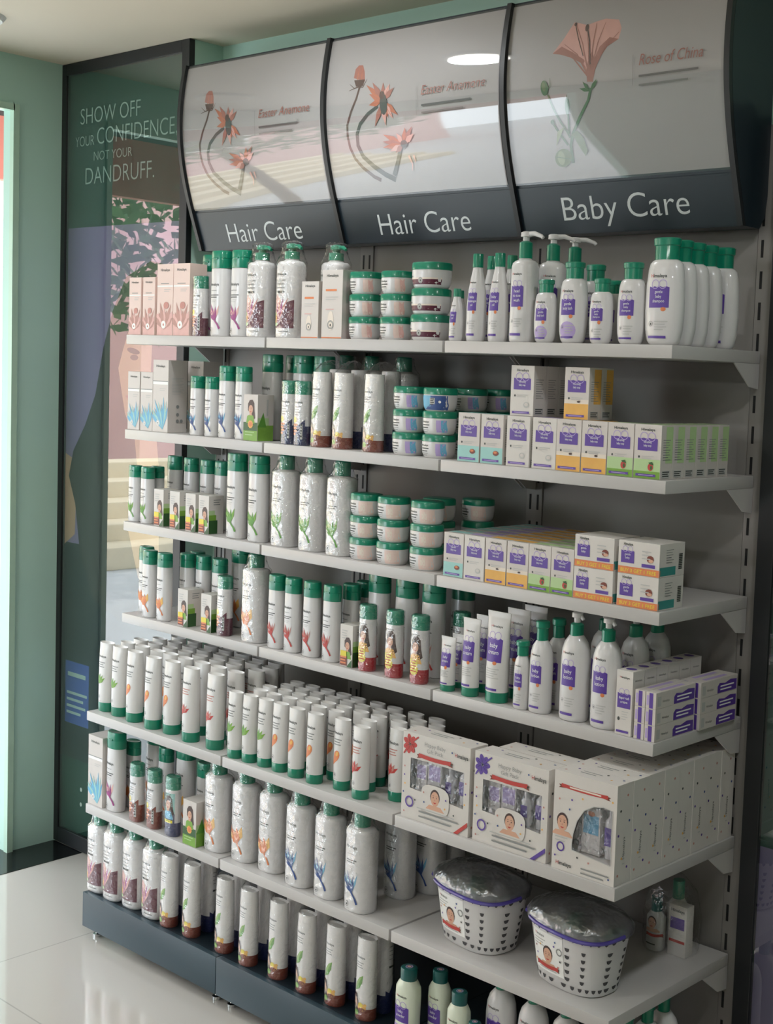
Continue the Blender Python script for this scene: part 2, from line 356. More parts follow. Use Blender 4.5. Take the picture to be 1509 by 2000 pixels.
A.poly('poster_skin', [(-.74, 1.32), (-.68, 1.30), (-.655, 1.20), (-.66, 1.05), (-.74, 1.0)])
A.poly('poster_hair', [(-.08, 1.9), (-.26, 1.93), (-.39, 1.884), (-.46, 1.78), (-.511, 1.66), (-.551, 1.513), (-.608, 1.4116), (-.675, 1.3243), (-.70, 1.24), (-.66, 1.15), (-.63, 1.0), (-.55, .85), (-.40, .80), (-.08, .85)])
A.poly('poster_skin', [(-.12, 1.80), (-.28, 1.80), (-.36, 1.74), (-.40, 1.66), (-.425, 1.60), (-.41, 1.545), (-.385, 1.46), (-.33, 1.38), (-.30, 1.22), (-.36, 1.1), (-.30, .95), (-.12, .92)])
A.ell('poster_hair', -.345, 1.655, .035, .009, 12, -.15); A.ell('ink_brown', -.34, 1.635, .022, .009, 10); A.poly('ink_rose', [(-.385, 1.515), (-.30, 1.53), (-.27, 1.51), (-.31, 1.495), (-.36, 1.495)])
A.poly('poster_hair', [(-.12, 1.82), (-.24, 1.81), (-.25, 1.6), (-.2, 1.3), (-.19, .9), (-.08, .85), (-.08, 1.85)])
A.rect('poster_blue', -.705, -.565, .417, .625)
A.fine('poster_letter', -.69, -.585, .575, 1, .02, .014); A.fine('poster_letter', -.695, -.575, .515, 4, .022, .009)
A.ell('ink_white', -.602, .205, .006, .007); A.ell('ink_white', -.602, .155, .006, .007)
for t, x0, x1, z, h in (('SHOW OFF', -.656, -.327, 2.371, .053), ('YOUR', -.684, -.577, 2.302, .034), ('CONFIDENCE,', -.560, -.137, 2.302, .055), ('NOT YOUR', -.577, -.368, 2.2525, .03), ('DANDRUFF.', -.623, -.250, 2.180, .056)):
    A.text('poster_letter', t, x0, z, h, width=x1-x0, bold=-.012, res=4)
poster_unit('framed_poster', 'tall glazed dark green poster about confidence and dandruff on the teal pillar', -.757, -.068, -.092, 2.566, A)
A = Art(); A.rect('poster_green', 1.88, 2.64, 0, 2.2); A.rect('poster_purple', 1.90, 2.62, .05, .647)
poster_unit('framed_poster', 'black framed poster with purple lower half beside the slotted end upright', 1.86, 2.66, -.03, 2.21, A, .04)

# ------------------------------------------------------------------ curved signs above the shelves
import numpy as np
_pf = np.polyfit([z-2.28 for z in (2.465, 2.40, 2.336, 2.28, 2.21, 2.178, 2.10, 2.02, 1.951)], [-.148, -.161, -.1645, -.1655, -.160, -.153, -.132, -.106, -.082], 4)
prof = lambda z: float(np.polyval(_pf, z-2.28))
def on_sign(x0, base): return lambda x, z, off: (x0+x, prof(z)-base-off, z)
def sheet(x0, x1, z0, z1, base, m, nz=28, nx=2, th=0):
    a = MB(); n = nx+1
    for o in ([base, base+th] if th else [base]):
        vs = [(x0+(x1-x0)*i/nx, prof(z0+(z1-z0)*j/nz)-o, z0+(z1-z0)*j/nz) for j in range(nz+1) for i in range(n)]
        a.mesh(vs, [(j*n+i, j*n+i+1, (j+1)*n+i+1, (j+1)*n+i) for j in range(nz) for i in range(nx)], m)
    return a
def anemone():
    A = Art()
    A.poly('ink_russet', [(.1125, 2.3524), (.116, 2.3742), (.1274, 2.3829), (.1422, 2.3812), (.1503, 2.3648), (.1545, 2.3395)])
    A.line('ink_petal', [(.125, 2.342), (.131, 2.38)], .003, .001); A.line('ink_petal', [(.142, 2.34), (.141, 2.378)], .003, .001)
    A.poly('ink_brown', [(.1147, 2.3466), (.154, 2.3451), (.1488, 2.3291), (.1227, 2.3302)])
    for d in ((.10, 2.338), (.098, 2.322), (.162, 2.345)): A.line('ink_brown', [(.135, 2.329), ((.135+d[0])/2, 2.326), d], .004, .001)
    A.line('ink_brown', [(.1367, 2.3287), (.1262, 2.3011), (.1065, 2.27), (.0911, 2.2385), (.0899, 2.2111), (.0947, 2.1838), (.1088, 2.1559), (.132, 2.1329), (.1671, 2.1092), (.1895, 2.1)], .006, .009)
    A.line('ink_dark', [(.2039, 2.2745), (.1673, 2.259), (.138, 2.2372), (.1247, 2.2138), (.1243, 2.187), (.1384, 2.1592), (.1728, 2.1329), (.2081, 2.112), (.2408, 2.098)], .009, .013)
    for x, z, m in ((.165, 2.327, 'ink_petal'), (.185, 2.331, 'ink_russet'), (.176, 2.305, 'ink_petal'), (.221, 2.327, 'ink_russet'), (.243, 2.322, 'ink_blush'), (.257, 2.312, 'ink_russet'), (.176, 2.28, 'ink_petal'), (.270, 2.25, 'ink_petal'), (.255, 2.243, 'ink_blush'), (.238, 2.247, 'ink_petal'), (.194, 2.23, 'ink_russet'), (.230, 2.229, 'ink_blush')):
        dx, dz = x-.222, z-2.285; A.blade(m, .222, 2.285, math.atan2(dz, dx), math.hypot(dx, dz)*1.08, .016); A.line('ink_russet', [(.222, 2.285), (x, z)], .0016, .0008)
    A.ell('ink_dark', .2245, 2.277, .013, .026, 14, .1); A.ell('ink_brown', .219, 2.299, .009, .010)
    A.line('ink_dark', [(.2754, 2.170), (.2569, 2.1353), (.2394, 2.108)], .009, .012)
    for x, z, m in ((.224, 2.2032, 'ink_petal'), (.2212, 2.188, 'ink_russet'), (.219, 2.175, 'ink_petal'), (.24, 2.165, 'ink_blush'), (.267, 2.2024, 'ink_blush'), (.2956, 2.213, 'ink_petal'), (.3185, 2.214, 'ink_russet'), (.322, 2.198, 'ink_blush'), (.259, 2.161, 'ink_russet')):
        dx, dz = x-.287, z-2.177; A.blade(m, .287, 2.177, math.atan2(dz, dx), math.hypot(dx, dz)*1.08, .015)
    A.ell('ink_dark', .2885, 2.178, .012, .009); A.line('ink_blush', [(.30, 2.15), (.309, 2.13), (.305, 2.115)], .006, .002); A.line('ink_blush', [(.317, 2.15), (.321, 2.132)], .005, .002)
    A.text('ink_title', 'Easter Anemone', .354, 2.2865, .0235, width=.206, shear=.25, bold=-.004, res=3)
    A.rect('ink_taupe', .3378, .3388, 2.241, 2.307); A.fine('ink_dusk', .355, .515, 2.260, 1, .02, .0045); A.fine('ink_taupe', .355, .492, 2.243, 1, .02, .004)
    return A
def hibiscus():
    A = Art()
    A.poly('ink_blush', [(.1451, 2.3354), (.1738, 2.3643), (.1991, 2.3971), (.2149, 2.393), (.2359, 2.3862), (.2607, 2.3908), (.2853, 2.3934), (.3204, 2.3866), (.3295, 2.3678), (.3244, 2.3451), (.296, 2.333), (.2776, 2.3117), (.2666, 2.2894), (.2596, 2.2629), (.2445, 2.2645), (.2415, 2.2883), (.2276, 2.3057), (.1957, 2.3214), (.1691, 2.3305)])
    A.poly('ink_russet', [(.1451, 2.3354), (.1691, 2.3305), (.1957, 2.3214), (.2276, 2.3057), (.2415, 2.2883), (.235, 2.312), (.20, 2.333), (.17, 2.348)])
    A.poly('ink_russet', [(.2666, 2.2894), (.2776, 2.3117), (.296, 2.333), (.3244, 2.3451), (.30, 2.352), (.275, 2.335), (.262, 2.31)])
    A.poly('ink_russet', [(.2445, 2.2645), (.2415, 2.29), (.247, 2.315), (.256, 2.33), (.262, 2.31), (.2666, 2.289), (.2596, 2.2629)])
    for x, z in ((.1777, 2.3517), (.2045, 2.3944), (.2361, 2.3842), (.2861, 2.3854), (.3244, 2.36), (.155, 2.34), (.262, 2.387)): A.line('ink_russet', [(.252, 2.27), ((.252+x)/2, (2.30+z)/2), (x, z)], .004, .0012)
    A.line('ink_brown', [(.2525, 2.30), (.247, 2.35), (.238, 2.378)], .003); A.ell('ink_brown', .2365, 2.38, .005, .008); A.line('ink_brown', [(.232, 2.32), (.215, 2.36), (.204, 2.39)], .002); A.ell('ink_brown', .204, 2.392, .004, .004)
    for d in ((.236, 2.262), (.232, 2.25), (.268, 2.26), (.272, 2.27)): A.blade('ink_deep_green', .2525, 2.244, math.atan2(d[1]-2.244, d[0]-.2525), .03, .008)
    A.line('ink_deep_green', [(.2545, 2.25), (.2468, 2.2253), (.2217, 2.1927), (.1991, 2.1599), (.1903, 2.1373), (.1904, 2.1)], .006, .008)
    A.line('ink_deep_green', [(.1353, 2.248), (.1508, 2.2146), (.1689, 2.1856), (.1843, 2.165), (.1902, 2.1529)], .004, .005); A.line('ink_deep_green', [(.1898, 2.2071), (.1901, 2.1877), (.1888, 2.1607)], .004, .005); A.line('ink_deep_green', [(.1454, 2.1876), (.1629, 2.1628), (.1826, 2.1379)], .005)
    A.ell('ink_deep_green', .1259, 2.263, .0105, .017, 14, .2); A.ell('ink_moss', .124, 2.266, .005, .011, 10, .2); A.line('ink_deep_green', [(.132, 2.255), (.142, 2.268), (.142, 2.283)], .003, .001); A.ell('ink_deep_green', .1887, 2.218, .006, .018); A.line('ink_deep_green', [(.1888, 2.232), (.188, 2.243)], .003, .001); A.ell('ink_deep_green', .1454, 2.189, .005, .005)
    A.ell('ink_moss', .1656, 2.112, .024, .019, 16, .2); A.ell('ink_sage', .160, 2.112, .010, .015, 12); A.line('ink_deep_green', [(.187, 2.108), (.146, 2.115)], .0015)
    A.poly('ink_moss', [(.195, 2.158), (.212, 2.166), (.228, 2.150), (.236, 2.122), (.228, 2.112), (.215, 2.13), (.205, 2.148)]); A.poly('ink_sage', [(.178, 2.176), (.158, 2.168), (.150, 2.138), (.165, 2.158)])
    A.text('ink_title', 'Rose of China', .382, 2.283, .0245, width=.158, shear=.25, bold=-.004, res=3)
    A.rect('ink_taupe', .366, .367, 2.244, 2.306); A.fine('ink_dusk', .382, .53, 2.259, 1, .02, .0045); A.fine('ink_taupe', .382, .505, 2.241, 1, .02, .004)
    return A
def sign(k, words, x0t, x1t, zb, art, label):
    X0 = .6095*k-.001; r = thing('curved_sign', label, 'sign', (X0, 0, 0), None)
    zs = [1.951+(2.466-1.951)*i/24 for i in range(25)]
    a = MB(); a.prism([(prof(z), z) for z in zs]+[(-.002, 2.466), (-.002, 2.02), (-.01, 1.975), (-.03, 1.951)], 0, .001, .6075, 'slate_dark'); link('housing', a.build('housing', 25), r)
    link('printed_panel', sheet(.010, .6, 2.066, 2.457, .002, 'poster_white').build('printed_panel', 60), r)
    a = MB(); art.lay(a, on_sign(0, .0019), .03); link('flower_print', a.build('flower_print'), r)
    link('clear_cover', sheet(.010, .6, 2.061, 2.460, .006, 'clear_sheet').build('clear_cover', 60), r)
    link('title_strip', sheet(.004, .605, 1.953, 2.055, .003, 'slate_dark').build('title_strip', 60), r)
    a = MB(); T = Art().text('lettering', words, x0t, zb, .053, width=x1t-x0t, bold=-.006, res=6); T.lay(a, on_sign(0, .0035), .03); link('lettering', a.build('lettering'), r)
    for x in ((.0005,) if k < 2 else (.0005, .594)):
        a = MB(); o = [(prof(z)-.012, z) for z in zs]; i = [(prof(z)+.003, z) for z in reversed(zs)]
        a.prism(o+i, 0, x, x+.013, 'frame_black'); link('edge_rib', a.build('edge_rib', 25), r)
sign(0, 'Hair Care', .141, .459, 1.971, anemone(), 'curved hair care sign with orange anemone print beside the tall green poster')
sign(1, 'Hair Care', .150, .463, 1.9697, anemone(), 'curved hair care sign with orange anemone print between the two other signs')
sign(2, 'Baby Care', .140, .4795, 1.980, hibiscus(), 'curved baby care sign with pink hibiscus print')

# ------------------------------------------------------------------ shelving
ZS = [1.6969, 1.4332, 1.1740, .9121, .6470, .3833, .1279]; YF = [-.3352]*4+[-.443]*2+[-.4461]
BX = [0, .6083, 1.2225, 1.829]; BAY = ['left bay', 'middle bay', 'baby bay']
LEV = ['top shelf', 'second shelf', 'third shelf', 'fourth shelf', 'fifth shelf', 'sixth shelf', 'bottom deck']
for i in range(6):
    for k in range(3):
        z = ZS[i]; y = YF[i]; x0, x1 = BX[k]+.003, BX[k+1]-(.004 if k < 2 else 0)
        r = thing('metal_shelf', f'white metal shelf board of the {BAY[k]}, {LEV[i].replace(" shelf", "")} level', 'shelf', (x0, 0, z), 'white shelves of the display')
        w = x1-x0; a = MB(); a.box(0, w, y, -.004, -.026, 0, 'shelf_white', .0018); link('board', a.build('board', 30), r)
        for xb in (.0008, w-.0038):
            a = MB(); a.prism([(-.004, -.0262), (-.105, -.0262), (-.095, -.034), (-.04, -.075), (-.004, -.08)], 0, xb, xb+.003, 'bracket_grey'); link('bracket', a.build('bracket'), r)
for k, x in enumerate(BX):
    xe = x if k < 3 else 1.8305
    r = thing('slotted_upright', ['white slotted upright post beside the tall green poster', 'white slotted upright post between the two hair bays', 'white slotted upright post between middle and baby bays', 'white slotted end upright beside the purple poster'][k], 'upright post', (xe, 0, 0), 'slotted uprights')
    a = MB(); a.box(-.024, .025, .0, .028, 0, 2.17 if k == 3 else 1.97, 'back_panel', .002); link('post', a.build('post', 30), r)
    for xs in ((-.012,) if k == 3 else (-.011, .012)):
        a = MB(); z = .06
        while z < 1.93 if k < 3 else z < 2.1: a.box(xs-.003, xs+.003, -.0006, .0, z, z+.037, 'slot_black'); z += .0655
        link('slot_strip', a.build('slot_strip'), r)
for k in range(3):
    a = MB(); z = .12; x0, x1 = BX[k]+.0255, BX[k+1]-.0245
    a.box(x0, x1, .004, .012, .12, 1.955, 'back_panel', .0015)
    tag(link('back_panel', a.build('back_panel', 30)), ['pale metal back panel of the left hair bay', 'pale metal back panel of the middle hair bay', 'pale metal back panel of the baby bay'][k], 'back panel', 'back panels')
    r = thing('base_plinth', ['slate blue plinth under the left bay with chrome feet', 'slate blue plinth under the middle bay with chrome feet', 'slate blue plinth under the baby bay'][k], 'plinth', (BX[k], 0, 0), 'plinths')
    w = BX[k+1]-BX[k]-.002
    a = MB(); a.box(0, w, -.4461, -.43, .03, .1279, 'slate_blue', .0012); link('kick_panel', a.build('kick_panel', 30), r)
    a = MB(); a.box(0, w, -.4298, -.002, .112, .1279, 'slate_dark'); link('deck', a.build('deck'), r)
    for xf in (.03, w-.03):
        a = MB(); a.loft([(0, .013, .013, 2), (.008, .013, .013, 2), (.010, .006, .006, 2), (.03, .006, .006, 2), (.112, .006, .006, 2)], 'chrome', 16)
        link('foot', a.build('foot', 40), r, (xf, -.415, 0))

# ------------------------------------------------------------------ product prints
D = 'ink_dark'
def logo(A, x, z, h, red=False, w=None):
    if red:
        wd = text_tris('Himalaya')[1]*h/CAPH; k = 1 if w is None else w/wd
        x0 = x-wd*k/2; hw = text_tris('H')[1]*h/CAPH*k
        A.text('ink_red', 'H', x0, z, h, width=hw); A.text(D, 'imalaya', x0+hw*1.12, z, h, width=wd*k-hw*1.12, bold=.015)
    else: A.text(D, 'Himalaya', x, z, h*1.12, 'c', width=None if w is None else w*1.15, bold=.02)
    return A
def drop(A, x, z, r):
    A.ring('ink_grey', x, z, r, r*.16); A.ell(D, x, z-r*.1, r*.3, r*.42, 8); return A
LEAF = {'green': ('ink_green', 'ink_leaf', 6, .05), 'orange': ('ink_orange', 'ink_amber', 5, .09), 'red': ('ink_red', 'ink_rose', 8, .03), 'blue': ('ink_blue', 'ink_sky', 8, .03), 'magenta': ('ink_magenta', 'ink_pink', 7, .045)}
def shampoo_print(w, H, c, k=1.0):
    """w: half width, H: height of the white body"""
    A = Art(); m, m2, n, bw = LEAF[c]; q = w/.03*k
    logo(A, -.004*q, H*.80, .0062*q, w=.030*q); A.fine('ink_grey', -.017*q, .006*q, H*.72, 1, .004, .0015*q)
    A.fine(D, -.019*q, .013*q, H*.645, 2, .0052*q, .0021*q); A.fine('ink_light', -.016*q, .006*q, H*.57, 2, .004*q, .0013*q)
    x, z = .003*q, H*.26
    for i in range(n):
        t = math.radians(72+92*i/(n-1)); l = H*(.20+.05*math.sin(i*2.1+1)); A.blade(m if i % 2 else m2, x-.001*i*q, z+.002*i*q, t, l, l*bw*5)
    for i in range(n-1): A.blade(m, x, z-.002, math.radians(80+75*i/max(1, n-2)), H*.15, H*.15*bw*5)
    A.line(m, [(-.026*q, H*.47), (-.021*q, H*.39), (-.013*q, H*.315), (.001*q, H*.25), (.011*q, H*.19), (.017*q, H*.12)], .002*q, .005*q); A.line(m, [(-.010*q, H*.31), (.001*q, H*.255), (.009*q, H*.205)], .006*q, .003*q)
    drop(A, -.013*q, H*.10, .006*q); A.fine('ink_light', -.02*q, -.006*q, H*.045, 1, 1, .0014)
    return A
def tube_print(w, H, c):
    A = Art(); m, m2 = LEAF[c][:2]; logo(A, -.002, H*.79, .0056, w=w*1.15)
    A.fine('ink_rose' if c == 'red' else 'ink_grey', -w*.62, w*.5, H*.71, 3, .006, .0024)
    x, z = -.004, H*.44
    if c == 'green':
        for t in (60, 85, 110, 130, 40): A.blade('ink_leaf' if t != 85 else 'ink_green', x-.004, z-.008, math.radians(t), .030, .010)
    elif c == 'orange': A.ell('ink_orange', x+.002, z+.008, .0095, .0125, 14, -.4); A.poly('ink_orange', [(x-.008, z+.006), (x+.008, z-.001), (x-.010, z-.016)]); A.ell('ink_amber', x+.004, z+.012, .004, .006, 10, -.4)
    else:
        for t in (35, 60, 85, 110, 135): A.blade('ink_red' if t % 10 else 'ink_rose', x-.002, z-.010, math.radians(t), .026, .010)
        A.poly('ink_red', [(x-.008, z), (x+.006, z-.002), (x-.009, z-.016)])
    drop(A, -.006, H*.22, .0048); A.fine('ink_light', -.012, .004, H*.15, 1, 1, .0014)
    return A
def baby_mark(A, x, z, w, h, words, bear=True):
    """purple label square with the little bear outline above"""
    n = 7; top = [(x+w/2-w*i/n, z+h+(.06*h if i % 2 else 0)) for i in range(n+1)]
    A.poly('ink_purple', [(x-w/2, z), (x+w/2, z)]+top)
    if bear:
        for sx in (-1, 1): A.ring('ink_lilac', x+sx*w*.19, z+h*1.16, w*.2, w*.03)
    lh = h/(len(words)+1.6)
    for i, t in enumerate(words): A.text('ink_white', t, x, z+h-(i+1.25)*lh*1.05, lh*.72, 'c', sx=.9 if len(t) < 8 else .72)
    return A
def baby_print(w, H, words, zsq=.42, sq=(1.25, .22), tint=False):
    A = Art(); W2 = w*sq[0]; h = H*sq[1]
    if tint: A.ell('ink_lilac', 0, H*.2, w*.72, H*.14, 16)
    logo(A, -.002, H*.80, w*.19, True, w*1.02); baby_mark(A, 0, H*zsq, W2, h, words)
    A.ell('ink_orange', w*.32, H*zsq-.003, w*.16, .004); drop(A, -w*.45, H*.25, w*.14); A.fine('ink_light', -w*.2, w*.6, H*.27, 4, .0052, .0018)
    A.rect('ink_purple', -w*.66, w*.5, H*.075, H*.105); return A
def face_print(A, x, z, s, baby=False, hair='ink_brown', dress=None):
    """little printed portrait, s = face height"""
    if not baby:
        A.poly(hair, [(x-.2*s, z+1.0*s), (x+.25*s, z+1.05*s), (x+.55*s, z+.7*s), (x+.62*s, z-.1*s), (x+.75*s, z-.9*s), (x+.35*s, z-1.25*s), (x+.1*s, z-.6*s), (x-.5*s, z-.1*s), (x-.5*s, z+.6*s)])
        if dress: A.poly(dress, [(x-.75*s, z-1.5*s), (x-.6*s, z-.75*s), (x-.1*s, z-.5*s), (x+.45*s, z-.7*s), (x+.7*s, z-1.5*s)])
        A.poly('ink_skin', [(x-.14*s, z-.3*s), (x+.14*s, z-.3*s), (x+.2*s, z-.65*s), (x-.25*s, z-.65*s)])
    else: A.poly('ink_skin', [(x-.8*s, z-.75*s), (x-.5*s, z-.45*s), (x+.5*s, z-.45*s), (x+.85*s, z-.75*s)]); A.ell(hair, x, z+.12*s, .42*s, .5*s, 16)
    A.ell('ink_skin', x, z, .36*s, .48*s, 16)
    for sx in (-1, 1): A.ell('ink_brown', x+sx*.14*s, z+.08*s, .045*s, .035*s, 8); A.line('ink_brown', [(x+sx*.07*s, z+.2*s), (x+sx*.22*s, z+.2*s)], .02*s)
    A.poly('ink_red', [(x-.14*s, z-.22*s), (x+.14*s, z-.22*s), (x+.06*s, z-.3*s), (x-.06*s, z-.3*s)]); A.ell('ink_rose', x, z-.07*s, .04*s, .05*s, 8)
    return A
def burst(A, x, z, r, m='ink_yellow', n=14, k=.8):
    A.poly(m, [(x+(r if i % 2 else r*k)*math.cos(math.pi*i/n), z+(r if i % 2 else r*k)*math.sin(math.pi*i/n)) for i in range(2*n)]); return A
def ribbon(A, x, z, w, h, m='ink_red'):
    A.poly('ink_brick', [(x-w*.56, z+h*.6), (x-w*.40, z+h*.9), (x-w*.40, z-.1*h), (x-w*.56, z-.4*h), (x-w*.52, z+.1*h)]); A.poly('ink_brick', [(x+w*.56, z+h*.6), (x+w*.40, z+h*.9), (x+w*.40, z-.1*h), (x+w*.56, z-.4*h), (x+w*.52, z+.1*h)])
    n = 8; A.poly(m, [(x-w/2+w*i/n, z-.28*h*math.sin(math.pi*i/n)) for i in range(n+1)]+[(x+w/2-w*i/n, z+h-.28*h*math.sin(math.pi*i/n)) for i in range(n+1)]); return A

# ------------------------------------------------------------------ product shapes: each returns (name, category, parts); part = (name, mesh, parent part or None)
PROTO = {}
def proto(fn):
    def g(*a):
        k = (fn.__name__,)+a
        if k not in PROTO: PROTO[k] = fn(*a)
        return PROTO[k]
    g.__name__ = fn.__name__; return g
def flip_cap(w, d, z0, z1, n=2.2, m='green_cap'):
    h = z1-z0; a = MB()
    a.loft([(z0, w*.985, d*.985, n), (z0+.001, w, d, n), (z0+h*.52, w*.99, d*.99, n), (z0+h*.535, w*.955, d*.955, n), (z0+h*.56, w*.955, d*.955, n), (z0+h*.575, w*.985, d*.985, n), (z1-h*.12, w*.975, d*.97, n), (z1-.0012, w*.95, d*.93, n), (z1, w*.90, d*.86, n), (z1-.0022, w*.5, d*.5, n)], m, 32)
    a.box(-w*.28, w*.28, -d*1.06, -d*.80, z0+h*.5, z0+h*.60, m, .0008); return a.build('cap', 35)
@proto
def flat_bottle(w2, d2, H, c, band):
    w, d = w2/2, d2/2; zc = H*.795; n = 2.3
    secs = [(0, w*.88, d*.85, n), (.0015, w*.95, d*.94, n), (.006, w*.985, d*.985, n), (H*.25, w, d, n), (H*.6, w*.99, d*.99, n), (zc-.004, w*.97, d*.97, n), (zc, w*.94, d*.94, n)]
    a = MB(); a.loft(secs, 'white_plastic', 36); ps = [('body', a.build('body', 40), None), ('cap', flip_cap(w, d, zc, H, n), None)]
    ps.append(('label_print', body_print(shampoo_print(w, zc*.93, c), secs), None))
    return 'shampoo_bottle', 'bottle', ps
def band_print(w, H, m, curve=1):
    A = Art(); n = 10
    top = [(w*.86-(1.72*w)*i/n, H*(.18+.17*(1-i/n)**1.5*curve+.05*math.sin(i*1.3))) for i in range(n+1)]
    return A, [(-w*.86, .004), (w*.86, .004)]+top
@proto
def combo_bottle(c):
    """small bottle in printed shrink wrap with a coloured lower half"""
    w2, d2, H = .048, .034, .158; w, d = w2/2, d2/2; zc = H*.79; n = 2.3
    secs = [(0, w*.9, d*.88, n), (.004, w, d, n), (H*.6, w*.99, d*.99, n), (zc, w*.95, d*.95, n)]
    foot = {'maroon': 'ink_maroon', 'navy': 'ink_navy', 'brown': 'ink_brick', 'red': 'ink_crimson', 'girl': 'ink_navy'}[c]
    a = MB(); cut = zc*(.38 if c not in ('red', 'girl') else .27 if c == 'red' else .30)
    w0, d0, n0 = secs_at(secs, cut); a.loft([q for q in secs if q[0] < cut]+[(cut, w0, d0, n)], foot, 32, cap1=False); a.loft([(cut, w0, d0, n)]+[q for q in secs if q[0] > cut], 'white_plastic', 32, cap0=False)
    A = Art()
    if c in ('red', 'girl'):
        if c == 'girl': A.rect('ink_navy', -w*.86, w*.86, cut, zc*.5); A.rect('ink_teal', -w*.86, w*.86, zc*.5, zc*.93); A.rect('ink_deep_green', -w*.86, -w*.3, zc*.5, zc*.93)
        face_print(A, w*.05, zc*.68, zc*.2, False, 'ink_brown', 'ink_sky' if c == 'girl' else 'ink_amber')
        if c == 'red':
            burst(A, -w*.1, zc*.27, w*.62); A.rect('ink_yellow', -w*.68, w*.4, zc*.33, zc*.46); A.fine('ink_red', -w*.5, w*.3, zc*.42, 5, .006, .0022)
        else: A.rect('ink_yellow', -w*.86, w*.7, zc*.30, zc*.36); A.fine('ink_green', -w*.6, w*.5, zc*.325, 1, .01, .0024)
        logo(A, 0, zc*.9, .0032, w=w*.9)
    else:
        A.poly(foot, [(-w*.86, cut-.002), (w*.86, cut-.002), (w*.86, cut+zc*.13), (w*.3, cut+zc*.03), (-w*.3, cut+zc*.0), (-w*.86, cut+zc*.10)])
        logo(A, 0, zc*.83, .005, w=w*1.05); A.fine('ink_grey', -w*.5, w*.4, zc*.75, 4, .0065, .002)
        burst(A, -w*.45, zc*.50, w*.36); A.fine('ink_orange', -w*.78, w*.05, zc*.38, 4, .0075, .0055)
        A.rect('ink_light', w*.42, w*.68, zc*.12, zc*.42); A.fine(D, w*.47, w*.63, zc*.39, 5, .007, .004)
    ps = [('body', a.build('body', 40), None), ('cap', flip_cap(w*.97, d*.97, zc, H, n), None), ('label_print', body_print(A, secs), None)]
    a = MB(); a.loft([(.001, w*1.05, d*1.06, n), (zc, w*1.05, d*1.06, n), (H*.99, w*1.05, d*1.08, n), (H+.002, w*.8, d*.8, n)], 'clear_film', 28, False); ps.append(('shrink_film', a.build('shrink_film', 50), None))
    return 'wrapped_combo_bottle', 'bottle', ps
@proto
def big_bottle(c, H, pump):
    w, d, n = .040, .030, 2.5; zs = H*(.80 if pump else .815)
    secs = [(0, w*.9, d*.88, n), (.002, w*.96, d*.95, n), (.008, w, d, n), (zs-.012, w*.99, d*.99, n), (zs-.005, w*.965, d*.96, n), (zs, w*.88, d*.86, n), (zs+.002, w*.80, d*.78, n)]
    a = MB(); a.loft(secs, 'white_plastic', 40); r0 = .017
    a.loft([(zs+.002, .024, .022, 2), (zs+.006, r0, r0, 2), (zs+.010, r0, r0, 2)], 'white_plastic', 24)
    ps = [('body', a.build('body', 40), None)]
    a = MB()
    if pump:
        a.loft([(zs+.008, .019, .019, 2), (zs+.026, .0185, .0185, 2), (zs+.028, .010, .010, 2), (H-.014, .010, .010, 2), (H-.012, .017, .014, 2), (H-.003, .016, .013, 2), (H, .010, .008, 2)], 'green_cap', 24)
        a.tube([(.01, 0, H-.008), (.03, -.004, H-.008), (.042, -.006, H-.014)], [.006, .005, .004], 'green_cap')
    else: a.loft([(zs+.006, .0195, .0195, 2), (H-.004, .019, .019, 2), (H-.001, .0175, .0175, 2), (H, .014, .014, 2)], 'green_cap', 28)
    ps.append(('pump' if pump else 'cap', a.build('cap', 40), None))
    if c == 'maroon':
        A, p = band_print(w, H*.8, 'ink_maroon'); z0 = H*.10; p = [(-w*.86, z0), (w*.86, z0), (w*.86, z0+H*.30), (w*.4, z0+H*.27), (w*.1, z0+H*.20), (-w*.15, z0+H*.16), (-w*.5, z0+H*.10), (-w*.86, z0+H*.09)]
        A.poly('ink_pink', [(-w*.86, z0+H*.05), (-w*.2, z0+H*.05), (-w*.1, z0+H*.3), (-w*.5, z0+H*.36), (-w*.86, z0+H*.25)])
        A.poly('ink_maroon', p)
        for i in range(6): A.blade('ink_magenta' if i % 2 else 'ink_rose', -w*.35, z0+H*.06, math.radians(60+12*i), H*.30-.006*i, .010)
        A.ell('ink_amber', -w*.62, z0+H*.10, w*.2, H*.05); A.ell('ink_pale_green', -w*.55, z0+H*.04, w*.2, H*.02); A.ell('ink_leaf', -w*.66, z0+H*.15, w*.12, H*.02)
        logo(A, -.006, H*.66, .0055, w=.034); A.fine('ink_grey', -w*.55, w*.3, H*.60, 4, .009, .0025); A.rect(D, -w*.42, w*.22, H*.47, H*.492); A.fine('ink_grey', -w*.2, w*.6, H*.06, 1, 1, .002)
    else: A = shampoo_print(w*.82, zs*.98, c, .95)
    ps.append(('label_print', body_print(A, secs), None))
    a = MB(); k = 1.035
    if pump: a.loft([(.001, w*k, d*k, n), (zs, w*k, d*k, n), (zs+.012, w*.95, d*.9, 2.2), (zs+.03, .03, .024, 2), (H, .032, .02, 2.2), (H+.006, .02, .008, 2)], 'clear_film', 30, False)
    else: a.loft([(.001, w*k, d*k, n), (zs, w*k, d*k, n), (zs+.010, w*.8, d*.8, 2.2), (H-.004, .023, .022, 2)], 'clear_film', 30, False)
    ps.append(('shrink_film', a.crumple(.0014, zs).build('shrink_film', 35), None))
    return ('pump_bottle' if pump else 'large_shampoo_bottle'), 'bottle', ps
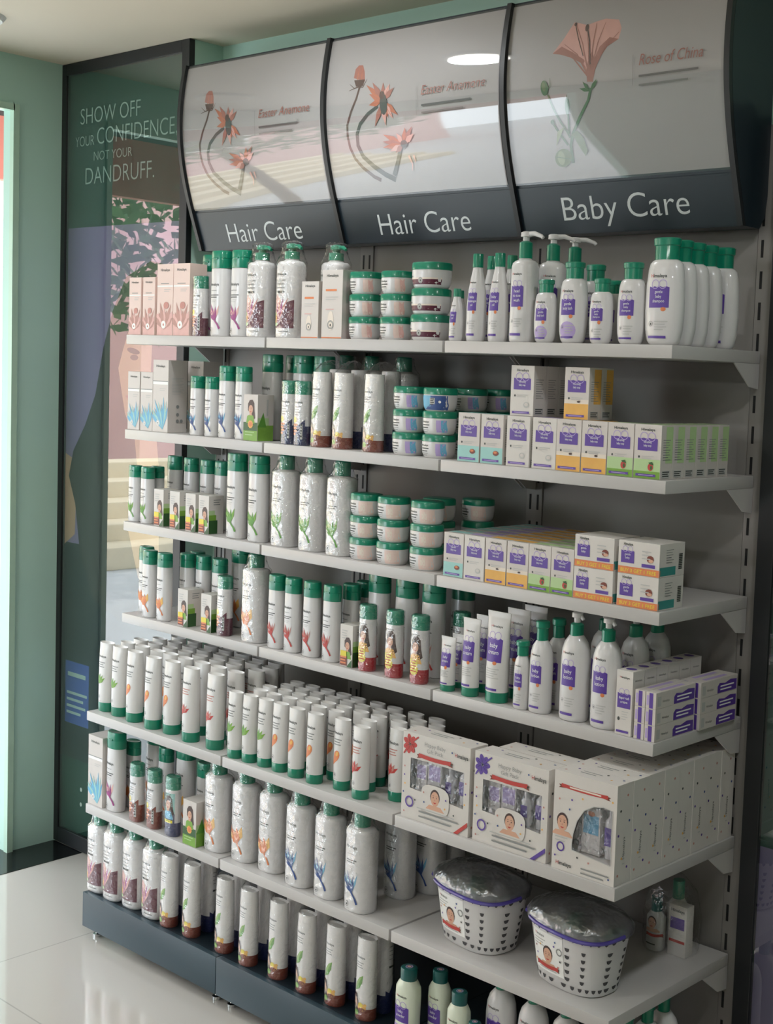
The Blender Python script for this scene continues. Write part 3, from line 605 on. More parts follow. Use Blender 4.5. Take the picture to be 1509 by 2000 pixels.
@proto
def conditioner_tube(H, c, w2):
    w, d, hc = w2/2, w2*.40, H*.135
    secs = [(hc-.001, w*.96, d*.97, 2), (hc+.004, w*.97, d*.98, 2), (H*.4, w, d*.97, 2), (H*.7, w*1.02, d*.86, 2.1), (H*.86, w*1.04, d*.74, 2.2), (H*.925, w*1.05, d*.66, 2.2), (H*.93, w*1.055, d*.645, 2.2), (H, w*1.06, d*.60, 2.3)]
    a = MB(); a.loft(secs, 'tube_plastic', 32, True, False); N = 32; a.loft([(H, w*1.06, d*.60, 2.3), (H-.003, w*.98, d*.50, 2.3), (H-.008, w*.9, d*.12, 2.2)], 'tube_plastic', 32, False, True)
    ps = [('tube', a.build('tube', 35), None)]
    a = MB(); a.loft([(0, w*.95, d*.95, 2), (.0012, w*.985, d*.985, 2), (hc-.001, w*.985, d*.985, 2), (hc, w*.95, d*.95, 2)], 'green_cap', 30); ps.append(('cap', a.build('cap', 35), None))
    if c: A = tube_print(w, H, c); ps.append(('label_print', body_print(A, secs), None))
    return 'conditioner_tube', 'tube', ps
@proto
def cream_tube(w2, H, words):
    w, d, hc = w2/2, w2*.40, H*.115
    secs = [(hc, w*.93, d*.95, 2), (H*.35, w*.97, d*.9, 2), (H*.6, w*1.0, d*.66, 2.1), (H*.8, w*1.05, d*.38, 2.2), (H*.93, w*1.1, d*.12, 2.6), (H*.945, w*1.12, .0016, 4), (H, w*1.13, .0014, 6)]
    a = MB(); a.loft(secs, 'tube_plastic', 32); ps = [('tube', a.build('tube', 35), None)]
    a = MB(); a.loft([(0, w*.9, d*.94, 2), (.001, w*.93, d*.97, 2), (hc-.001, w*.93, d*.97, 2), (hc, w*.88, d*.9, 2)], 'green_cap', 28); ps.append(('cap', a.build('cap', 35), None))
    A = Art(); logo(A, 0, H*.83, w*.17, True, w*1.1); baby_mark(A, -w*.05, H*.45, w*1.5, H*.25, words); A.ell('ink_orange', w*.2, H*.44, w*.18, .004); A.fine('ink_light', -w*.6, w*.6, H*.37, 5, H*.025, .0016); A.rect('ink_purple', -w*.72, w*.5, H*.135, H*.16)
    ps.append(('label_print', body_print(A, secs, maxe=.006), None)); return 'baby_cream_tube', 'tube', ps
@proto
def cream_jar(w2, d2, H, c, turned):
    w, d = w2/2, d2/2; zl = H*.70; n = 2.5
    secs = [(0, w*.80, d*.80, n), (.003, w*.86, d*.86, n), (H*.2, w*.94, d*.94, n), (H*.5, w*.98, d*.98, n), (zl, w*.97, d*.97, n)]
    a = MB(); a.loft(secs, 'white_plastic', 40); ps = [('body', a.build('body', 40), None)]
    a = MB(); a.loft([(zl, w*.975, d*.975, n), (zl+.001, w, d, n), (H-.004, w*.99, d*.99, n), (H-.001, w*.95, d*.95, n), (H, w*.88, d*.88, n)], 'green_cap', 40); ps.append(('lid', a.build('lid', 35), None))
    A = Art()
    if c == 'maroon':
        A.rect('ink_maroon', -w*.94, w*.94, H*.13, H*.33); A.rect('ink_cream', -w*.94, w*.94, H*.33, H*.39); A.ell('ink_light', 0, H*.29, H*.12, H*.12); drop(A, 0, H*.29, H*.1); logo(A, -w*.72, H*.42, .003, w=w*.32)
    elif turned:
        A.rect('ink_sky', -w*.93, 0, H*.05, H*.66); A.rect('ink_blue', 0, w*.93, H*.05, H*.66); A.poly('ink_blue', [(-w*.5, H*.05), (0, H*.05), (0, H*.3)]); A.rect('ink_light', -w*.05, w*.32, H*.3, H*.56); A.fine(D, w*.0, w*.28, H*.5, 4, .004, .002); A.ell('ink_white', w*.62, H*.4, .003, .003)
    else:
        m = {'pink': 'ink_pink', 'blue': 'ink_sky', 'peach': 'ink_cream'}[c]
        if c == 'pink': A.poly('ink_magenta', [(-w*.9, H*.06), (-w*.62, H*.06), (-w*.74, H*.3), (-w*.86, H*.42)]); A.rect('carton_pink', w*.5, w*.93, H*.08, H*.64); A.rect('ink_pink', w*.78, w*.93, H*.08, H*.64)
        elif c == 'blue': A.rect('ink_lilac', w*.45, w*.92, H*.1, H*.62); A.rect('ink_sky', w*.72, w*.92, H*.1, H*.62)
        else: A.rect('carton_pink', w*.15, w*.92, H*.06, H*.66); A.rect('ink_cream', w*.3, w*.6, H*.14, H*.56)
        logo(A, -w*.35, H*.50, .0038, w=w*.52); A.fine(D, -w*.62, -w*.02, H*.38, 2, .006, .0022); A.fine('ink_grey', -w*.6, -w*.1, H*.18, 2, .0045, .0012)
    ps.append(('label_print', body_print(A, secs), None)); return 'cream_jar', 'jar', ps
def hand_pump(a, z, H, m='white_plastic', L=.036):
    a.loft([(z, .007, .007, 2), (H-.012, .007, .007, 2), (H-.011, .0125, .011, 2), (H-.002, .012, .0105, 2), (H, .008, .007, 2)], m, 20)
    a.tube([(.004, 0, H-.006), (L*.55, 0, H-.005), (L, 0, H-.011), (L+.004, 0, H-.015)], [.006, .0052, .0042, .0038], m)
@proto
def baby_bottle(style, words):
    """style: (w, d, H, kind)"""
    w2, d2, H, k = style; w, d = w2/2, d2/2; ps = []; a = MB(); c = MB(); tint = False; n = 2.2
    if k == 'oval':
        zb = H*.80; secs = [(0, w*.66, d*.7, n), (.002, w*.74, d*.78, n), (H*.04, w*.84, d*.88, n), (H*.14, w*.95, d*.97, n), (H*.32, w, d, n), (H*.55, w*.97, d, n), (H*.70, w*.90, d*.95, n), (H*.76, w*.82, d*.88, n), (H*.785, w*.70, d*.75, n), (zb, w*.55, d*.62, n)]
        c.loft([(zb-.001, w*.57, d*.66, 2.6), (zb+(H-zb)*.62, w*.58, d*.67, 2.6), (zb+(H-zb)*.66, w*.64, d*.74, 2.6), (H-.002, w*.66, d*.76, 2.6), (H, w*.60, d*.68, 2.6)], 'green_cap', 28); nm = 'baby_shampoo_bottle'
    elif k == 'slim':
        zb = H*.845; secs = [(0, w*.84, d*.84, 2), (.002, w*.92, d*.92, 2), (H*.08, w, d, 2), (H*.40, w*.98, d*.98, 2), (H*.58, w*.86, d*.88, 2), (H*.72, w*.66, d*.70, 2), (H*.81, w*.50, d*.56, 2), (zb, w*.45, d*.54, 2)]
        r = w*.50; c.loft([(zb, r, d*.6, 2), (H-.002, r*.96, d*.58, 2), (H, r*.9, d*.54, 2)], 'green_cap', 24); nm = 'baby_oil_bottle'
    else:
        zb = H*(.80 if k == 'flip' else .80); secs = [(0, w*.88, d*.86, 2.2), (.002, w*.95, d*.94, 2.2), (H*.05, w, d, 2.2), (H*.55, w*.99, d*.99, 2.2), (H*.66, w*.94, d*.95, 2.1), (H*.73, w*.80, d*.84, 2), (H*.775, w*.56, d*.64, 2), (zb, w*.42, d*.5, 2)]
        if k == 'pump': secs = [(0, w*.9, d*.9, 2.4), (.002, w*.96, d*.96, 2.4), (H*.05, w, d, 2.4), (H*.68, w*.98, d*.98, 2.4), (H*.715, w*.92, d*.92, 2.2), (H*.735, w*.75, d*.75, 2), (H*.745, w*.5, d*.5, 2), (H*.775, .012, .012, 2)]; zb = H*.77
        if k == 'flip': c.loft([(zb-.002, .0125, .0125, 2), (zb+(H-zb)*.6, .0125, .0125, 2), (zb+(H-zb)*.66, .0155, .0145, 2), (H-.002, .0155, .0145, 2), (H, .013, .012, 2)], 'green_cap', 24)
        else:
            c.loft([(zb-.003, .0145, .0145, 2), (H-.024, .0142, .0142, 2), (H-.022, .011, .011, 2), (H-.020, .008, .008, 2)], 'green_cap', 24)
        nm = 'baby_lotion_bottle' if k != 'pump' else 'baby_wash_bottle'
    a.loft(secs, 'white_plastic', 36); ps = [('body', a.build('body', 50), None), ('cap', c.build('cap', 35), None)]
    if k in ('pump', 'stub'):
        a = MB(); hand_pump(a, H-.021, H if k == 'pump' else H+.002, L=.042 if k == 'pump' else .012); ps.append(('pump_head', a.build('pump_head', 40), None))
    ps.append(('label_print', body_print(baby_print(w*(.86 if k != 'slim' else .8), zb*.98, words, .42 if k != 'oval' else .44, (1.25, .24), words[-1] == 'body bath'), secs, maxe=.006), None))
    return nm, 'bottle', ps
@proto
def powder_bottle(w2, H, words):
    w, d = w2/2, w2*.38; zb = H*.84; secs = [(0, w*.9, d*.9, 2.3), (.003, w, d, 2.3), (H*.3, w*.96, d*.97, 2.3), (H*.62, w, d, 2.3), (H*.74, w*.98, d*.98, 2.2), (H*.80, w*.82, d*.86, 2), (zb, w*.62, d*.74, 2)]
    a = MB(); a.loft(secs, 'cream_plastic', 36); c = MB(); c.loft([(zb-.002, w*.64, w*.56, 2), (H-.004, w*.66, w*.58, 2), (H-.001, w*.62, w*.54, 2), (H, w*.54, w*.47, 2)], 'teal_cap', 28)
    A = Art(); logo(A, 0, H*.63, w*.18, True, w*1.0); baby_mark(A, -w*.04, H*.30, w*1.4, H*.2, words); A.rect('ink_lilac', -w*.85, w*.85, H*.20, H*.26); A.rect('ink_purple', -w*.7, w*.6, H*.05, H*.08)
    R = Art(); R.ring('ink_lilac', 0, 0, w*.28, w*.07); R.ell('ink_pink', 0, 0, w*.16, w*.14); b = MB(); R.lay(b, lambda x, z, off: (x, z, H+off))
    return 'baby_powder_bottle', 'bottle', [('body', a.build('body', 40), None), ('cap', c.build('cap', 35), None), ('label_print', body_print(A, secs), None), ('cap_mark', b.build('cap_mark'), 'cap')]
def carton_mesh(name, w, d, H, front, body='carton', side=None, top=None):
    a = MB(); x, y = w/2, d/2; a.box(-x, x, -y, y, 0, H, body, .0006)
    if front: front.clip(-x+.0004, x-.0004, .0004, H-.0004).lay(a, flat_on(-y))
    if side: side.lay(a, side_on(x))
    if top: top.lay(a, lambda s, t, off: (s, t, H+off))
    else: a.face([(-x+.002, -y+.004, H+.0002), (x-.002, -y+.004, H+.0002), (x-.002, -y+.0048, H+.0002), (-x+.002, -y+.0048, H+.0002)], 'ink_light')
    return a.build(name)
@proto
def oil_carton(kind):
    w, d, H, c = {'pinkS': (.056, .04, .158, 'pink'), 'pinkL': (.072, .055, .192, 'pink'), 'blueS': (.056, .04, .162, 'blue'), 'blueL': (.070, .062, .197, 'blue'), 'whiteS': (.062, .04, .137, 'white'), 'whiteL': (.072, .055, .163, 'white')}[kind]
    A = Art(); x = w/2-.001; body = 'carton_pink' if c == 'pink' else 'carton'
    logo(A, 0, H*.90, w*.085, w=w*.5)
    if c == 'pink':
        A.rect('ink_pink', -x, x, .001, H*.30); A.rect('ink_white', -x, x, H*.68, H*.70); A.fine('ink_light', -w*.05, w*.35, H*.64, 2, .005, .0015); A.fine('ink_grey', -w*.25, w*.25, H*.72, 1, 1, .002)
        for i in range(9): A.blade(('ink_blush', 'ink_pink', 'ink_blush')[i % 3], -w*.02, H*.08, math.radians(40+13*i), H*(.28+.06*(i % 3)), w*.22)
        A.ell('ink_rose', w*.1, H*.42, w*.16, H*.05); A.ell('ink_white', -w*.05, H*.15, w*.15, w*.15); A.ell('ink_rose', -w*.05, H*.15, w*.05, w*.05, 8)
    elif c == 'blue':
        A.rect('ink_grey', -x, x, H*.70, H*.712); A.rect('ink_white', -x, x, H*.66, H*.70); A.fine('ink_light', -w*.05, w*.35, H*.60, 2, .005, .0015)
        for i in range(9): A.blade(('ink_sky', 'ink_teal', 'ink_sky')[i % 3], w*.18, H*.04, math.radians(70+9*i), H*(.36+.05*(i % 3)), w*.16)
        A.ell('ink_white', -w*.12, H*.13, w*.11, w*.11); drop(A, -w*.12, H*.13, w*.09)
    else:
        A.fine('ink_orange', -w*.32, w*.22, H*.69, 1, 1, .005); A.fine('ink_light', -w*.32, w*.3, H*.60, 2, .005, .0015); A.fine('ink_pink', -w*.3, w*.1, H*.42, 1, 1, .002); A.ell('ink_cream', -w*.05, H*.26, w*.15, H*.14); A.ring('ink_grey', -w*.05, H*.2, w*.15, w*.03); drop(A, -w*.05, H*.2, w*.11); A.rect('ink_orange', -x, x, .0005, H*.02)
    s = Art(); s.fine('ink_light', -d*.3, d*.3, H*.75, 12, H*.02, .0012)
    if c == 'blue': [s.ell('ink_grey', q*d*.2, H*z, .005, .005) for q, z in ((0, .36), (0, .25), (0, .16), (1, .16))]
    return 'oil_carton', 'carton', [(None, carton_mesh('oil_carton', w, d, H, A, body, s), None)]
@proto
def soap_carton(c, w, d, H):
    A = Art(); x = w/2-.0006; m = {'teal': ('ink_teal', 'ink_teal'), 'white': ('carton_white', 'carton_white'), 'orange': ('ink_amber', 'ink_cream'), 'green': ('ink_pale_green', 'ink_leaf')}[c]
    if c == 'green': A.rect('ink_pale_green', -x, x, H*.13, H*.36); A.rect('ink_leaf', -x, x, .0006, H*.14)
    elif c == 'orange': A.rect('ink_cream', -x, x, H*.28, H*.38); A.rect('ink_amber', -x, x, .0006, H*.30)
    elif c == 'teal': A.rect('ink_teal', -x, x, .0006, H*.33)
    logo(A, 0, H*.885, w*.075, w=w*.45); baby_mark(A, 0, H*.52, w*.74, H*.22, {'teal': ['gentle', 'baby soap'], 'white': ['refreshing', 'baby soap'], 'orange': ['nourishing', 'baby soap'], 'green': ['refreshing', 'baby soap']}[c])
    A.ell(D, -w*.30, H*.40, w*.035, w*.04, 8); A.fine('ink_light', -w*.2, w*.25, H*.41, 2, .004, .0012)
    if c == 'green': A.ell('ink_red', w*.14, H*.22, w*.10, H*.07); A.poly('ink_deep_green', [(w*.06, H*.30), (w*.2, H*.32), (w*.26, H*.26), (w*.12, H*.27)]); A.ell('ink_deep_green', w*.17, H*.21, w*.04, H*.04)
    elif c == 'orange': A.ell('ink_brown', w*.1, H*.34, w*.07, H*.02); A.fine('ink_amber', -w*.35, w*.1, H*.26, 2, .006, .002)
    elif c == 'teal': A.ell('ink_brick', w*.2, H*.22, w*.13, H*.05); A.ell('ink_orange', w*.18, H*.235, w*.08, H*.025)
    else: A.ell('ink_light', w*.2, H*.22, w*.12, H*.06); A.ell('carton', w*.2, H*.23, w*.08, H*.035)
    A.rect('ink_purple', -w*.40, w*.34, H*.045, H*.09); A.fine('ink_lilac', -w*.3, w*.25, H*.062, 1, 1, .0012)
    s = Art(); q = d/2-.0006
    if m[0] != 'carton_white': s.rect(m[0], -q*.2, q, H*.3, H*.97)
    s.fine('ink_grey', -q*.7, q*.6, H*.72, 9, H*.045, .0012); s.rect('ink_light', -q*.8, q*.6, H*.03, H*.16); s.fine(D, -q*.7, q*.5, H*.13, 3, .004, .002)
    t = Art(); t.rect(m[0] if m[0] != 'carton_white' else 'ink_lilac', -x, x, -q*.3, q); t.fine('ink_grey', -w*.3, w*.3, -q*.6, 1, 1, .003)
    return 'baby_soap_carton', 'carton', [(None, carton_mesh('baby_soap_carton', w, d, H, A, 'carton_white' if c == 'white' else 'carton', s, t), None)]
@proto
def soap_pack():
    w, d, H = .10, .088, .066; A = Art(); x = w/2-.0006
    A.rect('ink_orange', -x, x, .0005, H*.22); A.text('ink_yellow', 'BUY 3 GET 1 FREE', 0, H*.055, H*.115, 'c', width=w*.86, bold=.01)
    logo(A, -w*.26, H*.86, H*.075, w=w*.2); baby_mark(A, -w*.27, H*.33, w*.32, H*.36, ['gentle', 'baby'])
    A.ell('ink_brick', w*.28, H*.52, w*.085, H*.11); A.ell('ink_skin', w*.30, H*.47, w*.06, H*.05); A.rect('ink_purple', w*.08, w*.40, H*.26, H*.36); A.fine('ink_light', w*.08, w*.3, H*.72, 3, .007, .002)
    s = Art(); q = d/2-.001; s.rect('ink_deep_teal', -q, q*.3, H*.04, H*.3); s.rect('ink_orange', -q, -q*.95, .001, H*.22); s.fine('ink_grey', -q*.5, q*.1, H*.8, 6, H*.075, .0012)
    for i in range(9): s.rect(D, q*.52, q*.82, H*(.2+.055*i), H*(.2+.055*i+.03))
    return 'soap_multipack', 'carton', [(None, carton_mesh('soap_multipack', w, d, H, A, 'carton_white', s), None)]
@proto
def hair_oil_carton():
    w, d, H = .044, .048, .102; A = Art(); x = w/2-.0008
    face_print(A, w*.10, H*.50, H*.20, False, 'ink_brown', 'ink_leaf'); A.fine('ink_light', -w*.35, w*.1, H*.85, 4, .006, .002)
    A.rect('ink_brick', -w*.45, w*.1, H*.03, H*.26); A.rect('ink_yellow', -w*.42, w*.05, H*.24, H*.38); A.fine('ink_orange', -w*.4, w*.05, H*.21, 3, .007, .004); A.poly('ink_deep_green', [(w*.1, .001), (x, .001), (x, H*.2)])
    s = Art(); q = d/2-.0008; s.rect('ink_deep_green', -q, q*.2, .001, H*.36); s.rect('ink_leaf', -q, 0, H*.36, H*.5); s.rect('ink_pale_green', -q, -q*.2, H*.5, H*.62)
    s.fine('ink_grey', -q*.4, q*.6, H*.88, 3, .006, .002)
    return 'hair_oil_carton', 'carton', [(None, carton_mesh('hair_oil_carton', w, d, H, A, 'carton_white', s), None)]
@proto
def green_carton():
    w, d, H = .056, .052, .118; A = Art(); x = w/2-.0006
    A.rect('ink_leaf', -x, x, .0006, H*.3); A.rect('ink_deep_green', -x, x, H*.22, H*.4); face_print(A, w*.02, H*.68, H*.2, False, 'ink_brown', 'ink_leaf'); burst(A, w*.02, H*.36, w*.2, 'ink_amber'); A.ell('ink_orange', w*.02, H*.36, w*.13, w*.12); A.fine('ink_pale_green', -w*.35, w*.3, H*.18, 2, .007, .002)
    s = Art(); q = d/2-.0008; s.rect('ink_leaf', -q, q, .0008, H*.34); s.rect('ink_pale_green', -q, q*.4, H*.34, H*.5); s.poly('ink_green', [(-q, H*.3), (-q*.3, H*.62), (q*.1, H*.3)]); s.rect('ink_light', q*.1, q*.3, H*.55, H*.9)
    return 'herbal_carton', 'carton', [(None, carton_mesh('herbal_carton', w, d, H, A, 'carton', s), None)]
@proto
def lotion_carton():
    w, d, H = .040, .040, .132; A = Art(); logo(A, 0, H*.88, .0042, True, w*.6); baby_mark(A, 0, H*.42, w*.8, H*.22, ['diaper rash', 'cream']); A.fine('ink_light', -w*.1, w*.3, H*.36, 4, .005, .0014); A.ell(D, -w*.28, H*.25, .003, .004, 8); A.rect('ink_purple', -w*.4, w*.35, H*.04, H*.075)
    s = Art(); q = d/2-.001; s.text(D, 'Himalaya', 0, H*.84, .004, 'c', width=d*.6); t = Art(); t.ell('ink_purple', 0, q*.1, w*.3, q*.5)
    return 'baby_cream_carton', 'carton', [(None, carton_mesh('baby_cream_carton', w, d, H, A, 'carton_white', s, t), None)]
@proto
def cream_carton():
    w, d, H = .0245, .142, .033; A = Art(); A.rect('ink_purple', -w*.15, w*.22, .001, H*.96); A.rect('ink_lilac', -w*.4, -w*.2, H*.2, H*.8)
    s = Art(); q = d/2; s.text(D, 'Himalaya', -q*.5, H*.34, H*.16, 'c', width=d*.17); s.poly('ink_purple', [(-q*.1, H*.05), (q*.95, H*.05), (q*.95, H*.72), (q*.6, H*.78), (q*.3, H*.62), (q*.0, H*.70), (-q*.1, H*.5)]); s.fine('ink_white', q*.05, q*.8, H*.42, 2, .007, .003); s.rect('ink_light', -q*.92, -q*.75, H*.15, H*.75)
    t = Art(); t.rect('ink_lilac', -w*.2, w*.2, -q*.6, q*.6)
    return 'cream_carton', 'carton', [(None, carton_mesh('cream_carton', w, d, H, A, 'carton', s, t), None)]
@proto
def twin_pack(H):
    w, n = .028, 2.2; ht, hb = H*.86, H*.90; yt, yb = -.026, .026
    d = .021; hc = .001
    secs = [(0, w*.9, d*.95, n), (.003, w*.95, d, n), (ht*.5, w*.96, d*.96, n), (ht*.8, w*.97, d*.86, n), (ht, w*.98, d*.72, n)]
    a = MB(); cut = ht*.15; a.loft([(q[0], q[1], q[2], n, 0, yt) for q in secs[:2]]+[(cut, w*.953, d*.985, n, 0, yt)], 'ink_brick', 30, cap1=False)
    a.loft([(cut, w*.953, d*.985, n, 0, yt)]+[(q[0], q[1], q[2], n, 0, yt) for q in secs[2:]]+[(ht-.004, w*.9, d*.5, n, 0, yt)], 'tube_plastic', 30, cap0=False)
    ps = [('tube', a.build('tube', 40), None)]
    A = Art(); logo(A, -w*.2, ht*.76, .0048, w=w*1.0); A.fine('ink_grey', -w*.65, w*.25, ht*.70, 3, .0055, .0018)
    A.poly('ink_leaf', [(-w*.62, ht*.35), (-w*.50, ht*.45), (-w*.1, ht*.53), (w*.28, ht*.56), (w*.22, ht*.47), (-w*.1, ht*.39)]); A.poly('ink_green', [(-w*.62, ht*.35), (w*.28, ht*.56), (w*.22, ht*.47), (-w*.1, ht*.39)])
    A.rect('ink_brick', -w*.82, w*.82, .003, ht*.12); A.rect('ink_brown', -w*.82, w*.1, ht*.10, ht*.15)
    A.poly('ink_brown', [(-w*.80, ht*.10), (-w*.05, ht*.10), (-w*.12, ht*.20), (-w*.30, ht*.31), (-w*.55, ht*.33), (-w*.74, ht*.27), (-w*.82, ht*.18)]); A.ell('ink_skin', -w*.44, ht*.22, w*.15, ht*.06, 12, .3); A.ell('ink_brown', -w*.30, ht*.26, w*.1, ht*.06, 10, .4)
    A.ell('ink_amber', w*.22, ht*.165, w*.42, ht*.05); A.ell('ink_brick', w*.25, ht*.135, w*.36, ht*.028); A.ell('ink_yellow', w*.1, ht*.195, w*.24, ht*.03); A.ell('ink_leaf', -w*.35, ht*.09, w*.28, ht*.035); A.ell('ink_amber', w*.55, ht*.2, w*.12, ht*.02)
    ps.append(('label_print', body_print(A, secs, cy=yt), 'tube'))
    a = MB(); db = .020; wb = .026; zc = hb*.86; cut = hb*.22
    a.loft([(0, wb*.95, db*.95, n, 0, yb), (.003, wb, db, n, 0, yb), (cut, wb, db, n, 0, yb)], 'ink_navy', 28, cap1=False); a.loft([(cut, wb, db, n, 0, yb), (zc, wb*.96, db*.96, n, 0, yb)], 'white_plastic', 28, cap0=False)
    ps.append(('bottle', a.build('bottle', 40), None))
    s = Art(); s.poly('ink_navy', [(yb-.012, cut-.001), (yb+.012, cut-.001), (yb+.012, cut+.028), (yb+.004, cut+.02), (yb-.004, cut+.006), (yb-.012, cut+.012)]); s.rect(D, yb-.006, yb+.008, hb*.55, hb*.575); s.fine('ink_grey', yb-.006, yb+.006, hb*.8, 4, .010, .002)
    b = MB(); s.lay(b, lambda q, z, off: (wb*(1-(abs(q-yb)/db)**n)**(1/n)*.985+.0006+off, q, z), .006); ps.append(('side_print', b.build('side_print'), 'bottle'))
    a = MB(); a.loft([(zc, wb*.97, db*.97, n, 0, yb), (hb-.002, wb*.95, db*.95, n, 0, yb), (hb, wb*.85, db*.85, n, 0, yb)], 'white_plastic', 28); ps.append(('cap', a.build('cap', 40), 'bottle'))
    a = MB(); a.loft([(.001, .030, .0495, 3), (ht*.5, .0295, .049, 3), (ht, .0295, .047, 2.8), (H*.92, .026, .036, 2.4, .0, .004), (H*.965, .020, .020, 2.2, -.002, .002), (H*.995, .016, .006, 2.2, -.003, .004)], 'clear_film', 28, False); ps.append(('shrink_film', a.crumple(.0022, ht*.9).build('shrink_film', 30), None))
    return 'wrapped_twin_pack', 'twin pack', ps
def inner_shapes(items):
    """small packed products inside a gift box window: (kind, x, w, h, z)"""
    out = []
    for kind, x, w, h, z in items:
        a = MB()
        if kind == 'bottle':
            a.loft([(z, w*.46, .010, 2.2, x, 0), (z+h*.7, w*.5, .011, 2.2, x, 0), (z+h*.8, w*.22, .008, 2, x, 0), (z+h, w*.2, .008, 2, x, 0)], 'white_plastic', 18)
            A = Art(); A.rect('ink_purple', x-w*.34, x+w*.34, z+h*.25, z+h*.6); A.lay(a, flat_on(-.0115)); out.append(('inner_bottle', a.build('inner_bottle', 40)))
        else:
            a.box(x-w/2, x+w/2, -.010, .012, z, z+h, 'carton_white', .0006); A = Art(); A.rect('ink_lilac' if kind == 'box' else 'ink_sky', x-w*.42, x+w*.42, z+h*.42, z+h*.82)
            if kind != 'box': A.ell('ink_orange', x, z+h*.85, w*.2, w*.12)
            A.lay(a, flat_on(-.010)); out.append(('inner_carton', a.build('inner_carton')))
    return out
def confetti(A, pts, s=.0022):
    for i, (x, z) in enumerate(pts): A.ell(('ink_rose', 'ink_purple', 'ink_amber', 'ink_blue', 'ink_dark')[i % 5], x, z, s, s, 7)
